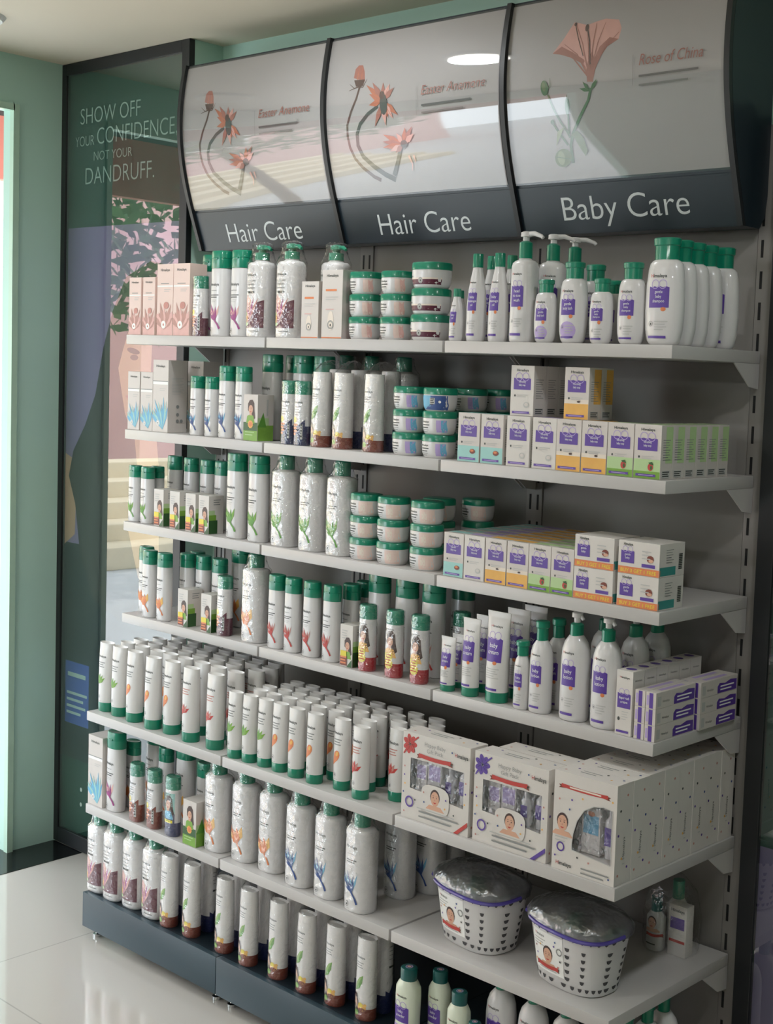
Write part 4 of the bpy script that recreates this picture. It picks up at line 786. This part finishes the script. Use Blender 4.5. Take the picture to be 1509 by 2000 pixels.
@proto
def gift_box(kind):
    """kind: red, violet (wide box with rectangular window), tall (arched window), plain (a tall box behind)"""
    tall = kind in ('tall', 'plain'); w, d, H = (.155, .053, .200) if tall else (.200, .055, .192); x, y = w/2, d/2; a = MB(); A = Art()
    s = Art(); q = d/2; s.text(D, 'Himalaya', .004, H*.36, .007, 'c', width=.045, rot=math.pi/2)
    confetti(s, [(-q*.6, H*.1), (q*.5, H*.16), (-q*.2, H*.26), (q*.6, H*.62), (-q*.5, H*.74), (q*.3, H*.88), (-q*.7, H*.5)], .0028); s.fine('ink_light', -q*.1, q*.2, H*.3, 3, .01, .002)
    t = Art(); t.fine('ink_grey', -w*.2, w*.1, d*.1, 2, .01, .003); confetti(t, [(-w*.4, -d*.2), (-w*.3, d*.25), (w*.3, -d*.1), (w*.42, d*.2), (w*.15, d*.3)], .0028)
    if kind == 'plain': a.box(-x, x, -y, y, 0, H, 'carton_white', .0006); hole = None
    else:
        if tall: hole = [(w*.44, H*.20), (w*.44, H*.74), (w*.30, H*.755), (w*.15, H*.735), (w*.0, H*.67), (-w*.11, H*.54), (-w*.165, H*.40), (-w*.18, H*.28), (-w*.18, H*.24)]
        else: hole = [(-w*.375, H*.36), (w*.42, H*.30), (w*.42, H*.71), (-w*.375, H*.71)]
        outer = [(-x, 0), (x, 0), (x, H), (-x, H)]; P = outer+hole
        for tr in tessellate_polygon([[Vector((u, v, 0)) for u, v in outer], [Vector((u, v, 0)) for u, v in hole]]):
            p = [P[i] for i in tr]
            if (p[1][0]-p[0][0])*(p[2][1]-p[0][1])-(p[1][1]-p[0][1])*(p[2][0]-p[0][0]) < 0: p = p[::-1]
            a.face([(u, -y, v) for u, v in p], 'carton_white')
        a.face([(-x, y, 0), (-x, y, H), (x, y, H), (x, y, 0)], 'carton_white'); a.face([(-x, -y, 0), (-x, -y, H), (-x, y, H), (-x, y, 0)], 'carton_white'); a.face([(x, -y, 0), (x, y, 0), (x, y, H), (x, -y, H)], 'carton_white')
        a.face([(-x, -y, 0), (-x, y, 0), (x, y, 0), (x, -y, 0)], 'carton_white'); a.face([(-x, -y, H), (x, -y, H), (x, y, H), (-x, y, H)], 'carton_white')
        zb = H*(.22 if tall else .30)
        a.face([(-x+.002, y-.006, 0), (x-.002, y-.006, 0), (x-.002, y-.006, H), (-x+.002, y-.006, H)], 'carton_grey'); a.face([(-x, -y+.001, zb-.004), (x, -y+.001, zb-.004), (x, y, zb-.004), (-x, y, zb-.004)], 'carton_white')
        if tall:
            ribbon(A, -.002, H*.845, w*.74, H*.035); A.fine('ink_cream', -w*.25, w*.25, H*.852, 1, 1, .003); face_print(A, -w*.345, H*.48, .034, True); logo(A, -w*.30, H*.055, .008, True, w*.25)
            A.ring('ink_purple', -w*.36, H*.24, .010, .003); A.fine('ink_grey', -w*.02, w*.42, H*.075, 2, .009, .003); A.fine('ink_light', -w*.45, -w*.25, H*.33, 2, .007, .002)
            A.line('ink_light', hole+hole[:1], .0016); confetti(A, [(-w*.4, H*.72), (-w*.2, H*.74), (-w*.03, H*.78), (w*.42, H*.06), (-w*.08, H*.18), (w*.1, H*.16), (-w*.44, H*.14), (w*.44, H*.83), (-w*.23, H*.64)])
        else:
            m = 'ink_red' if kind == 'red' else 'ink_purple'
            for i in range(7): A.ell(m, -w*.39+.012*math.cos(.9*i), H*.865+.013*math.sin(.9*i), .0095, .006, 10, .9*i); A.line('ink_brick' if kind == 'red' else 'ink_navy', [(-w*.39, H*.865), (-w*.39+.014*math.cos(.9*i), H*.865+.015*math.sin(.9*i))], .0012)
            A.line(m, [(-w*.38, H*.88), (-w*.26, H*.97)], .005, .003); A.line(m, [(-w*.41, H*.84), (-w*.48, H*.74)], .006, .003)
            A.text('ink_grey', 'Happy Baby', -.002, H*.885, .0095, 'c', width=.062, bold=-.01); A.text('ink_grey', 'Gift Pack', -.002, H*.815, .0095, 'c', width=.048, bold=-.01)
            ribbon(A, -.002, H*.745, w*.48, H*.045); logo(A, w*.38, H*.86, .009, True, w*.19)
            n = 20; A.poly('carton_white', [(w*.015+w*.21*math.copysign(abs(math.cos(q2))**.6, math.cos(q2)), H*.30+H*.165*math.copysign(abs(math.sin(q2))**.6, math.sin(q2))) for q2 in (2*math.pi*i/n for i in range(n))])
            face_print(A, w*.015, H*.315, .034, True); A.ring('ink_purple', -w*.37, H*.20, .0125, .0035); A.fine('ink_grey', -w*.22, w*.36, H*.115, 2, .011, .0035); A.fine('ink_light', -w*.25, w*.3, H*.155, 1, 1, .002)
            A.poly(m, [(w*.30, .001), (w*.36, .001), (w*.497, H*.12), (w*.497, H*.17)])
            confetti(A, [(-w*.45, H*.6), (-w*.45, H*.5), (-w*.44, H*.4), (-w*.46, H*.3), (-w*.28, H*.24), (w*.46, H*.6), (w*.46, H*.48), (w*.45, H*.36), (w*.25, H*.9), (w*.24, H*.76), (-w*.15, H*.36), (w*.18, H*.34), (w*.17, H*.24), (-w*.14, H*.25), (w*.3, H*.2), (-w*.44, H*.08)])
    A.clip(-x, x, 0, H); A.lay(a, flat_on(-y)); s.lay(a, side_on(x)); t.lay(a, lambda u, v, off: (u, v, H+off))
    ps = [('box', a.build('box'), None)]
    if hole:
        b = MB()
        for tr in tessellate_polygon([[Vector((u, v, 0)) for u, v in hole]]):
            p = [hole[i] for i in tr]
            if (p[1][0]-p[0][0])*(p[2][1]-p[0][1])-(p[1][1]-p[0][1])*(p[2][0]-p[0][0]) < 0: p = p[::-1]
            b.face([(u, -y+.0006, v) for u, v in p], 'cloudy_film')
        ps.append(('window_film', b.build('window_film'), None))
        zb = H*(.22 if tall else .30)
        ps += [(n, m, None) for n, m in inner_shapes([('blue', .005, .045, .095, zb), ('bottle', .050, .030, .105, zb)] if tall else [('box', -.058, .032, .075, zb), ('box', -.018, .040, .082, zb), ('bottle', .025, .026, .07, zb), ('bottle', .066, .030, .085, zb)])]
    return 'baby_gift_box', 'gift box', ps
@proto
def basket():
    w, d, H = .112, .076, .138; n = 2.7
    secs = [(0, w*.74, d*.74, n), (.003, w*.78, d*.78, n), (H*.5, w*.89, d*.89, n), (H*.93, w*.985, d*.985, n)]
    a = MB(); a.loft(secs+[(H*.935, w*1.02, d*1.03, n), (H, w*1.03, d*1.04, n), (H, w*.99, d*.99, n), (H*.5, w*.86, d*.86, n), (.006, w*.74, d*.74, n)], 'white_plastic', 56)
    ps = [('basket_body', a.build('basket_body', 40), None)]
    # half-moon openings in rows and columns, set round the wall
    def ring_pt(t, z, off):
        W, Dp, N = secs_at(secs, z); W += off; Dp += off; c, s_ = math.cos(t), math.sin(t)
        return (W*math.copysign(abs(c)**(2/N), c), Dp*math.copysign(abs(s_)**(2/N), s_), z)
    def t_of(x, z):
        W, Dp, N = secs_at(secs, z); return -math.acos(max(-1, min(1, math.copysign(abs(x/W)**(N/2), x))))
    h = MB()
    def moon(t, z, rw, rh):
        W = secs_at(secs, z); k = rw/max(.02, math.hypot(W[0]*math.sin(t), W[1]*math.cos(t)))
        h.face([ring_pt(t-k, z+rh, .0006), ]+[ring_pt(t-k*math.cos(q), z+rh-rh*2*math.sin(q), .0006) for q in (0.25*math.pi, .5*math.pi, .75*math.pi)]+[ring_pt(t+k, z+rh, .0006)], 'hole_dark')
    for z in (H*.86, H*.10):
        for i in range(28): moon(-math.pi+2*math.pi*(i+.5)/28, z, .0052, .0042)
    for t0 in (t_of(-.080, .07), t_of(.030, .07), t_of(.066, .07), -.18, .25, .7, math.pi/2, 2.3, math.pi*.97):
        for z in (.030, .046, .062, .078, .094): moon(t0, z, .0058, .0042)
    ps.append(('opening_pattern', h.build('opening_pattern'), 'basket_body'))
    A = Art(); A.rect('ink_white', -.072, .020, .028, .112); logo(A, -.048, .100, .006, True, .030); A.fine('ink_light', -.066, -.03, .092, 3, .006, .002)
    face_print(A, -.024, .064, .034, True); ribbon(A, -.026, .038, .062, .008); A.fine('ink_light', -.05, .0, .033, 1, 1, .002); A.ring('ink_grey', .010, .082, .008, .0022)
    confetti(A, [(-.06, .075), (-.056, .06), (-.062, .045), (.0, .1), (.012, .062), (.006, .048), (-.004, .09), (-.044, .083)])
    b = MB(); A.lay(b, lambda x, z, off: ring_pt(t_of(x, z), z, off+.0004), .008); ps.append(('label_print', b.build('label_print'), 'basket_body'))
    b = MB(); R = lambda t, z: (1.055*w*math.copysign(abs(math.cos(t))**(2/n), math.cos(t)), 1.07*d*math.copysign(abs(math.sin(t))**(2/n), math.sin(t)), z)
    t0, t1 = -2.15, .02; b.tube([R(t0+(t1-t0)*i/22, H*.95-.007*math.sin(math.pi*i/22)) for i in range(23)], .0042, 'violet_plastic', 8)
    ps.append(('handle', b.build('handle', 40), None))
    b = MB(); b.tube([R(-3.3+.75*i/9, H*.95) for i in range(10)], .0042, 'violet_plastic', 8); ps.append(('handle', b.build('handle', 40), None))
    b = MB(); b.loft([(H*.90, w*1.045, d*1.055, n), (H*1.0, w*1.06, d*1.08, n), (H*1.10, w*.98, d*.95, 2.5), (H*1.18, w*.74, d*.64, 2.3), (H*1.22, w*.40, d*.3, 2)], 'wrap_film', 48, False); ps.append(('wrapping_film', b.crumple(.0012, H*1.02).build('wrapping_film', 60), None))
    for i, (x, y, rx) in enumerate(((-.05, .01, .028), (.0, -.012, .03), (.05, .012, .028))):
        b = MB(); b.loft([(.010, rx*.8, .02, 2.2, x, y), (H*.86, rx*.85, .022, 2.2, x, y), (H*.97, rx*.5, .015, 2, x, y), (H*1.04, rx*.5, .015, 2, x, y)], ('ink_light', 'green_cap', 'white_plastic')[i], 20); ps.append(('inner_bottle', b.build('inner_bottle', 40), None))
    return 'baby_gift_basket', 'basket', ps
@proto
def pouch():
    ps = []
    for nm, x, y, w, H, c, q in (('inner_bottle', -.026, -.022, .044, .118, 'teal_cap', 1), ('inner_bottle', .0, .022, .048, .150, 'green_cap', 0), ('inner_carton', .030, -.010, .046, .112, None, 2)):
        a = MB()
        if c:
            secs = [(0, w*.44, w*.36, 2.2, x, y), (.004, w*.5, w*.4, 2.2, x, y), (H*.62, w*.5, w*.4, 2.2, x, y), (H*.74, w*.27, w*.25, 2, x, y)]; a.loft(secs, 'white_plastic', 24); a.loft([(H*.73, w*.28, w*.27, 2, x, y), (H, w*.28, w*.27, 2, x, y)], c, 20)
        else: a.box(x-w/2, x+w/2, y-.014, y+.014, 0, H, 'carton_white', .0008)
        A = Art()
        if q == 1: face_print(A, 0, .062, .026, True); ribbon(A, .004, .034, .036, .006); A.fine(D, -.014, .01, .014, 1, 1, .003)
        elif q == 2: logo(A, 0, .098, .006, w=.03); A.rect('ink_purple', -.018, .018, .06, .085); A.rect('ink_red', -.02, .02, .03, .036)
        A.lay(a, (lambda s_, z, off: (x+s_, y-w*.4*(1-min(.98, abs(s_)/(w*.5))**2.2)**(1/2.2)-off, z)) if c else (lambda s_, z, off: (x+s_, y-.014-off, z)), .006)
        ps.append((nm, a.build(nm, 40), None))
    a = MB(); a.loft([(.0, .058, .046, 2.6), (.01, .062, .05, 2.6), (.08, .064, .052, 2.5), (.135, .055, .045, 2.2), (.16, .03, .03, 2), (.172, .026, .012, 2)], 'clear_film', 32, False); ps.insert(0, ('clear_bag', a.build('clear_bag', 60), None))
    return 'gift_pouch', 'gift pouch', ps

# ------------------------------------------------------------------ placing the products
ITEMS = []
def put(sh, P, look, x, y, row='front row', where=None, rz=0, dz=0, bay=None):
    ITEMS.append(dict(sh=sh, P=P, look=look, x=x/1000, y=y/1000, row=row, where=where, rz=rz, dz=dz, bay=bay if bay is not None else 0 if x < 606 else 1 if x < 1222 else 2))
FB = {'f400': (.064, .042, .222), 'f200': (.052, .034, .188), 'f100': (.046, .032, .158)}
def flat(sh, spec, c, lst, row='front row'):
    nm = {'f400': 'tall flat shampoo bottle', 'f200': 'medium flat shampoo bottle', 'f100': 'small flat shampoo bottle'}[spec]
    for x, y in lst: put(sh, flat_bottle(*FB[spec], c, 0), f'{nm}, {c} print', x, y, row)
OC = {'pinkS': 'small pink printed oil carton', 'pinkL': 'tall pink printed oil carton', 'blueS': 'narrow blue feather oil carton', 'blueL': 'wide blue feather oil carton', 'whiteS': 'short white carton with orange title', 'whiteL': 'taller white carton with orange title'}
def carton(sh, k, lst, row='front row'):
    for x, y in lst: put(sh, oil_carton(k), OC[k], x, y, row)
ORD = ['first', 'second', 'third', 'fourth', 'fifth', 'sixth', 'seventh', 'eighth', 'ninth', 'tenth', 'eleventh', 'twelfth', 'thirteenth', 'fourteenth']
def combo(sh, c, lst, row='front row'):
    nm = {'maroon': 'maroon and white', 'navy': 'navy and white', 'brown': 'brown and white', 'red': 'red and white portrait', 'girl': 'navy and teal portrait'}[c]
    for x, y in lst: put(sh, combo_bottle(c), nm+' wrapped bottle', x, y, row)
def jars(sh, c, lst, dims=(.080, .066, .0525), look=None, st='front', turned_top=False):
    look = look or {'pink': 'white jar with pink side', 'blue': 'white jar with blue side', 'peach': 'white jar with pale peach side', 'maroon': 'larger jar with maroon band'}[c]
    for k, (x, y) in enumerate(lst):
        for j in range(3):
            t = turned_top and k == 1 and j == 2
            put(sh, cream_jar(*dims, c, t), 'jar turned to its blue back label' if t else look, x, y, 'jars', None if len(lst) == 1 and st == 'front' and False else f"{('bottom', 'middle', 'top')[j]} of {st if st != 'front' else ORD[k]} stack", dz=j*(dims[2]+.0004))
# --- top shelf
carton(0, 'pinkS', [(30, -307), (95, -307)]); carton(0, 'pinkL', [(170, -300), (244, -300)])
combo(0, 'maroon', [(306, -310)]); flat(0, 'f400', 'magenta', [(388, -306), (466, -302)]); flat(0, 'f400', 'magenta', [(249, -232)], 'back row')
for x, y, r in ((541, -297, 'front row'), (657, -297, 'front row'), (747, -232, 'back row')): put(0, big_bottle('maroon', .234, True), 'film wrapped maroon and white pump bottle', x, y, r)
carton(0, 'whiteS', [(763, -307)]); carton(0, 'whiteL', [(843, -300)])
jars(0, 'pink', [(924, -294), (1030, -294)]); jars(0, 'maroon', [(1134, -288)], (.094, .078, .0585), st='the only')
OILS, OILT = (.036, .028, .115, 'slim'), (.050, .036, .190, 'slim')
put(0, baby_bottle(OILS, ('baby', 'oil')), 'small slim baby oil bottle', 1239, -314, bay=2); put(0, baby_bottle(OILS, ('baby', 'oil')), 'small slim baby oil bottle', 1200, -262, 'back row', bay=2)
for x, y, r in ((1293, -309, 'front row'), (1357, -309, 'front row'), (1289, -257, 'back row'), (1347, -257, 'back row')): put(0, baby_bottle(OILT, ('baby', 'massage', 'oil')), 'tall slim baby oil bottle', x, y, r)
for x, y, r in ((1424, -304, 'front row'), (1449, -242, 'second row'), (1453, -172, 'third row')): put(0, baby_bottle((.060, .050, .234, 'pump'), ('head', 'to toe', 'wash')), 'white pump bottle, purple baby label', x, y, r, rz=.0 if y < -300 else .5)
SHS, SHM, SHL = (.054, .034, .131, 'oval'), (.066, .042, .166, 'oval'), (.086, .048, .208, 'oval')
put(0, baby_bottle(SHS, ('gentle', 'body bath')), 'small oval lilac tinted baby bottle', 1490, -310); put(0, baby_bottle(SHM, ('gentle', 'body bath')), 'medium oval lilac tinted baby bottle', 1561, -306); put(0, baby_bottle(SHS, ('gentle', 'baby', 'shampoo')), 'small oval baby shampoo bottle', 1636, -310)
put(0, baby_bottle(SHM, ('gentle', 'baby', 'wash')), 'medium oval baby bottle', 1566, -242, 'second row'); put(0, baby_bottle(SHS, ('gentle', 'baby', 'shampoo')), 'small oval baby shampoo bottle', 1627, -258, 'second row'); put(0, baby_bottle(SHS, ('gentle', 'baby', 'shampoo')), 'small oval baby shampoo bottle', 1616, -216, 'third row')
put(0, baby_bottle((.064, .042, .162, 'oval'), ('gentle', 'baby', 'shampoo')), 'medium oval baby bottle', 1709, -306)
for i, (x, y) in enumerate(((1785, -302), (1781, -252), (1777, -201), (1775, -150), (1783, -98))): put(0, baby_bottle(SHL, ('gentle', 'baby', 'shampoo')), 'large oval baby shampoo bottle', x, y, 'end column', f'{ORD[i]} from front')
# --- second shelf
carton(1, 'blueS', [(31, -307), (92, -307)]); carton(1, 'blueL', [(158, -297)]); carton(1, 'blueL', [(175, -195)], 'back row')
flat(1, 'f100', 'blue', [(302, -311), (366, -311)]); flat(1, 'f200', 'blue', [(427, -310), (495, -310)]); put(1, green_carton(), 'green herbal carton with portrait', 547, -302)
flat(1, 'f400', 'blue', [(523, -240), (627, -224)], 'second row'); flat(1, 'f400', 'blue', [(706, -224)], 'second row'); flat(1, 'f400', 'blue', [(535, -172)], 'third row')
combo(1, 'navy', [(679, -310), (758-30, -310)])
for x, y in ((777+12, -277), (867, -277), (974, -277)): put(1, twin_pack(.212), 'film wrapped leaf print twin pack', x, y)
for x, y in ((696, -140), (790, -140), (906, -140)): put(1, big_bottle('blue', .227, False), 'large film wrapped white bottle', x, y, 'back row')
jars(1, 'blue', [(1083, -294), (1179, -294)], turned_top=True); jars(1, 'blue', [(1172, -184)], st='second row')
jars(1, 'blue', [(1187, -104)], st='rearmost')
BB = (.064, .0405, .107)
SL = {'teal': 'teal printed soap carton', 'white': 'all white soap carton', 'orange': 'amber printed soap carton', 'green': 'green printed soap carton'}
for c, x in (('teal', 1300), ('teal', 1368), ('white', 1442), ('white', 1514), ('orange', 1579), ('orange', 1645), ('green', 1711), ('green', 1777)): put(1, soap_carton(c, *BB), SL[c]+', front face', x, -307, 'lower layer')
for j in range(1, 6): put(1, soap_carton('green', *BB), SL['green'], 1777, -307+41.5*j, 'end column', f'{ORD[j]} from front in end column')
for x, c in ((1442, 'white'), (1579, 'orange')):
    for j in (1, 2): put(1, soap_carton(c, *BB), SL[c], x, -307+41.5*j, 'lower layer', f'{ORD[j]} row, lower layer')
for j in range(3): put(1, soap_carton('white', *BB), SL['white'], 1439, -296+41.5*j, 'upper layer', f'{ORD[j]} from front, on top', dz=.1075)
for j in range(2): put(1, soap_carton('orange', *BB), SL['orange'], 1586, -296+41.5*j, 'upper layer', f'{ORD[j]} from front, on top', dz=.1075)
# --- third shelf
flat(2, 'f100', 'green', [(24, -311), (82, -311)]); flat(2, 'f100', 'green', [(74, -274)], 'second row'); flat(2, 'f200', 'green', [(95, -230), (171, -230), (246, -230), (310, -230)], 'back row')
for x in (156, 229, 300, 358): put(2, hair_oil_carton(), 'small white portrait oil carton', x, -302)
flat(2, 'f400', 'green', [(472, -306), (561, -306)])
for x in (658, 764, 865): put(2, big_bottle('green', .231, False), 'large white bottle, green leaf print', x, -297)
jars(2, 'peach', [(948, -294), (1041, -294), (1151, -294)]); jars(2, 'peach', [(1113, -216)], st='second row'); jars(2, 'peach', [(1166, -138)], st='rearmost')
SP = (.0595, .0405, .098)
for c, x in (('teal', 1267), ('white', 1329), ('orange', 1392), ('orange', 1454), ('green', 1515), ('green', 1576)):
    for j in range(7): put(2, soap_carton(c, *SP), SL[c], x, -307+42*j, f'{ORD[j]} row')
for x, k in ((1657, 'near'), (1768, 'end')):
    for j in range(2): put(2, soap_pack(), 'orange banded soap multipack', x, -283, 'packs', f"{('bottom', 'top')[j]} of {'end stack' if k == 'end' else 'stack beside cartons'}", dz=j*.0664)
# --- fourth shelf
flat(3, 'f200', 'orange', [(28, -273)], 'second row'); flat(3, 'f200', 'orange', [(99, -310), (168, -310)]); flat(3, 'f200', 'orange', [(205, -262), (266, -253), (338, -253)], 'second row'); flat(3, 'f200', 'orange', [(188, -216)], 'third row'); flat(3, 'f400', 'orange', [(366, -203)], 'third row')
for x in (274, 377): put(3, hair_oil_carton(), 'small white portrait oil carton', x, -302)
combo(3, 'maroon', [(437, -310)]); put(3, big_bottle('orange', .231, False), 'large white bottle, orange flower print', 549, -297)
flat(3, 'f200', 'red', [(648, -310), (711, -310), (782, -310), (855, -310)]); flat(3, 'f200', 'red', [(867, -258)], 'second row'); flat(3, 'f200', 'red', [(855, -202)], 'third row')
put(3, hair_oil_carton(), 'small white portrait oil carton', 926, -302); flat(3, 'f400', 'red', [(946, -239), (1040, -239), (1129, -239)], 'second row'); flat(3, 'f400', 'red', [(1140, -150)], 'third row')
combo(3, 'red', [(983, -310), (1074, -310), (1157, -310)]); combo(3, 'red', [(1187, -203)], 'second row')
for x, y, r in ((1249, -312, 'front row'), (1243, -270, 'second row')): put(3, cream_tube(.040, .122, ('baby', 'cream')), 'short white baby cream tube', x, y, r)
for x, y, r in ((1315, -309, 'front row'), (1307, -257, 'second row')): put(3, cream_tube(.046, .173, ('baby', 'cream')), 'medium white baby cream tube', x, y, r)
for x, y, r in ((1390, -304, 'front row'), (1394, -242, 'second row'), (1393, -182, 'third row')): put(3, cream_tube(.059, .198, ('baby', 'cream', 'soft skin')[:2]), 'tall white baby cream tube', x, y, r)
put(3, baby_bottle((.038, .028, .148, 'flip'), ('baby', 'lotion')), 'small baby lotion bottle', 1468, -314)
for x, y, r in ((1515, -307, 'front row'), (1518, -255, 'second row')): put(3, baby_bottle((.054, .040, .197, 'flip'), ('baby', 'lotion')), 'medium baby lotion bottle', x, y, r)
for x, y, r in ((1602, -301, 'front row'), (1684, -301, 'front row'), (1608, -209, 'second row'), (1690, -213, 'second row'), (1691, -135, 'third row')): put(3, baby_bottle((.066, .052, .226, 'stub'), ('baby', 'lotion')), 'large baby lotion bottle', x, y, r)
for j in range(6): put(3, lotion_carton(), 'upright white and purple cream carton', 1748, -307+42*j, 'row', f'{ORD[j]} from front')
for q, y in ((0, -256), (1, -108)):
    for i, x in enumerate(((1787, 1813), (1797, 1822.5))[q]):
        for j in range(3): put(3, cream_carton(), 'lying slim cream carton', x, y, 'crm', f"{('bottom', 'middle', 'top')[j]}, {('inner', 'outer')[i]} {('front', 'rear')[q]} stack", dz=j*.0333)
# --- fifth shelf: tubes standing on their caps
TN = {'green': 'white tube, green leaf print', 'orange': 'white tube, orange leaf print', 'red': 'white tube, red leaf print'}
for x, y, c in ((30, -397, 'green'), (99, -401, 'green'), (177, -406, 'orange'), (270, -411, 'orange'), (344, -404, 'orange'), (438, -412, 'red'), (536, -409, 'red')): put(4, conditioner_tube(.192, c, .054), TN[c], x, y)
R1 = random.Random(3)
for j, (y, xs) in enumerate(((-352, (62, 130, 205, 262, 330, 400, 470, 545)), (-303, (48, 118, 190, 258, 328, 398, 468, 562)), (-254, (70, 140, 212, 280, 350, 420, 490, 560)), (-205, (90, 165, 240, 312, 385, 455, 525)))):
    for x in xs:
        c = 'green' if x < 150 else 'orange' if x < 370 else 'red'
        put(4, conditioner_tube(.192, c, .054), TN[c] if j == 0 else 'white capped tube', x+R1.uniform(-2, 2), y+R1.uniform(-2, 2), f'{ORD[j+1]} row')
for x, y, c in ((633, -420, 'green'), (686, -417, 'green'), (741, -413, 'green'), (797, -413, 'orange'), (859, -415, 'orange'), (924, -414, 'orange'), (1004, -400, 'orange'), (1083, -414, 'red')): put(4, conditioner_tube(.166, c, .046), TN[c], x, y)
for j, (y, xs) in enumerate(((-362, (655, 710, 765, 822, 878, 938, 1050, 1150)), (-320, (640, 696, 752, 808, 864, 920, 980, 1040, 1106, 1170)), (-278, (660, 716, 772, 828, 884, 940, 1000, 1062, 1130, 1190)), (-236, (650, 708, 766, 824, 882, 945, 1010, 1080, 1150)))):
    for x in xs:
        c = 'green' if x < 770 else 'orange' if x < 1000 else 'red'
        put(4, conditioner_tube(.166, c, .046), TN[c] if j == 0 else 'white capped tube', x+R1.uniform(-2, 2), y+R1.uniform(-2, 2), f'{ORD[j+1]} row')
put(4, gift_box('red'), 'wide baby gift box with red bow', 1337, -408); put(4, gift_box('violet'), 'wide baby gift box with violet bow', 1550, -408); put(4, gift_box('violet'), 'wide baby gift box with violet bow', 1566, -350, 'behind', 'second, partly hidden')
put(4, gift_box('tall'), 'tall baby gift box with arched window', 1745, -412)
for j in range(1, 8): put(4, gift_box('plain'), 'dotted baby gift box in end column', 1745+(j % 2), -412+53.6*j, 'col', f'{ORD[j]} from front')
# --- sixth shelf
carton(5, 'blueL', [(38, -405)]); flat(5, 'f400', 'magenta', [(108, -414)]); flat(5, 'f200', 'orange', [(113, -364)], 'second row'); flat(5, 'f400', 'orange', [(144, -312), (319, -337)], 'second row'); flat(5, 'f200', 'orange', [(228, -336), (416, -346)], 'second row')
combo(5, 'brown', [(220, -422), (300, -422)]); combo(5, 'girl', [(382, -422)]); put(5, green_carton(), 'green herbal carton with portrait', 478, -414)
for x, y, c in ((548, -400, 'orange'), (653, -395, 'orange'), (757, -393, 'orange'), (875, -406, 'blue'), (978, -405, 'blue'), (1089, -409, 'blue')): put(5, big_bottle(c, .236, False), f"large white bottle, {c} {'flower' if c == 'orange' else 'petal'} print", x, y)
for x, y, r in ((1091, -285, 'second row'), (1120, -213, 'third row'), (1119, -143, 'fourth row')): put(5, big_bottle('blue', .236, False), 'large white bottle, blue petal print', x, y, r)
put(5, basket(), 'white gift basket with violet handle', 1399, -340, rz=-.10); put(5, basket(), 'white gift basket with violet handle', 1676, -345, rz=-.10); put(5, pouch(), 'clear gift pouch with baby bottles', 1724, -74)
# --- bottom deck
for x, y in ((18, -402), (100, -404), (184, -398), (280, -400)): put(6, big_bottle('maroon', .226, False), 'film wrapped white and maroon bottle', x, y)
for x, y in ((356, -383), (452, -381), (589, -380), (691, -384), (801, -380), (907, -381), (1005, -376), (1109, -374)): put(6, twin_pack(.223), 'film wrapped leaf print twin pack', x, y)
put(6, powder_bottle(.062, .172, ('baby', 'powder')), 'large baby powder bottle', 1256, -412); put(6, powder_bottle(.056, .168, ('baby', 'powder')), 'medium baby powder bottle', 1309, -366, 'second row'); put(6, powder_bottle(.056, .168, ('baby', 'powder')), 'medium baby powder bottle', 1412, -414); put(6, powder_bottle(.044, .118, ('baby', 'powder')), 'small baby powder bottle', 1462, -418)
for x, y, r in ((1486, -360, 'second row'), (1578, -362, 'second row'), (1666, -362, 'second row'), (1795, -330, 'end column'), (1798, -262, 'end column'), (1794, -196, 'end column')): put(6, baby_bottle((.072, .056, .227, 'flip'), ('baby', 'lotion')), 'white lotion bottle', x, y, r)

# ------------------------------------------------------------------ link the products and word their labels
from collections import Counter, defaultdict
by = defaultdict(list)
for it in ITEMS: by[(it['look'], it['sh'], it['bay'])].append(it)
for (look, sh, bay), L in by.items():
    tail = f'{LEV[sh]}, {BAY[bay]}'
    rows = defaultdict(list)
    for it in L: rows[it['row']].append(it)
    for it in L:
        if len(L) == 1: it['label'] = f'{look}, {tail}'
        elif it['where']: it['label'] = f"{look}, {it['where']}, {tail}"
        elif len(rows[it['row']]) == 1: it['label'] = f"{look}, {it['row']}, {tail}"
        else:
            k = sorted(rows[it['row']], key=lambda q: q['x']).index(it)
            it['label'] = f"{look}, {ORD[k]} from left, {it['row']}, {tail}"
PL = {'bottle': 'bottles', 'tube': 'tubes', 'carton': 'cartons', 'jar': 'jars', 'twin pack': 'twin packs', 'gift box': 'gift boxes', 'basket': 'baskets', 'gift pouch': 'gift pouches'}
for it in ITEMS:
    name, cat, ps = it['P']; loc = (it['x'], it['y'], ZS[it['sh']]+.0004+it['dz'])
    grp = f"{PL[cat]} on the {LEV[it['sh']]}"
    if ps[0][0] is None:
        r = link(name, ps[0][1], None, loc, (0, 0, it['rz']))
    else:
        r = link(name, None, None, loc, (0, 0, it['rz'])); made = {}
        for pn, me, par in ps:
            o = link(pn, me, made.get(par, r)); made.setdefault(pn, o)
    tag(r, it['label'], cat, grp)
bpy.context.view_layer.update()
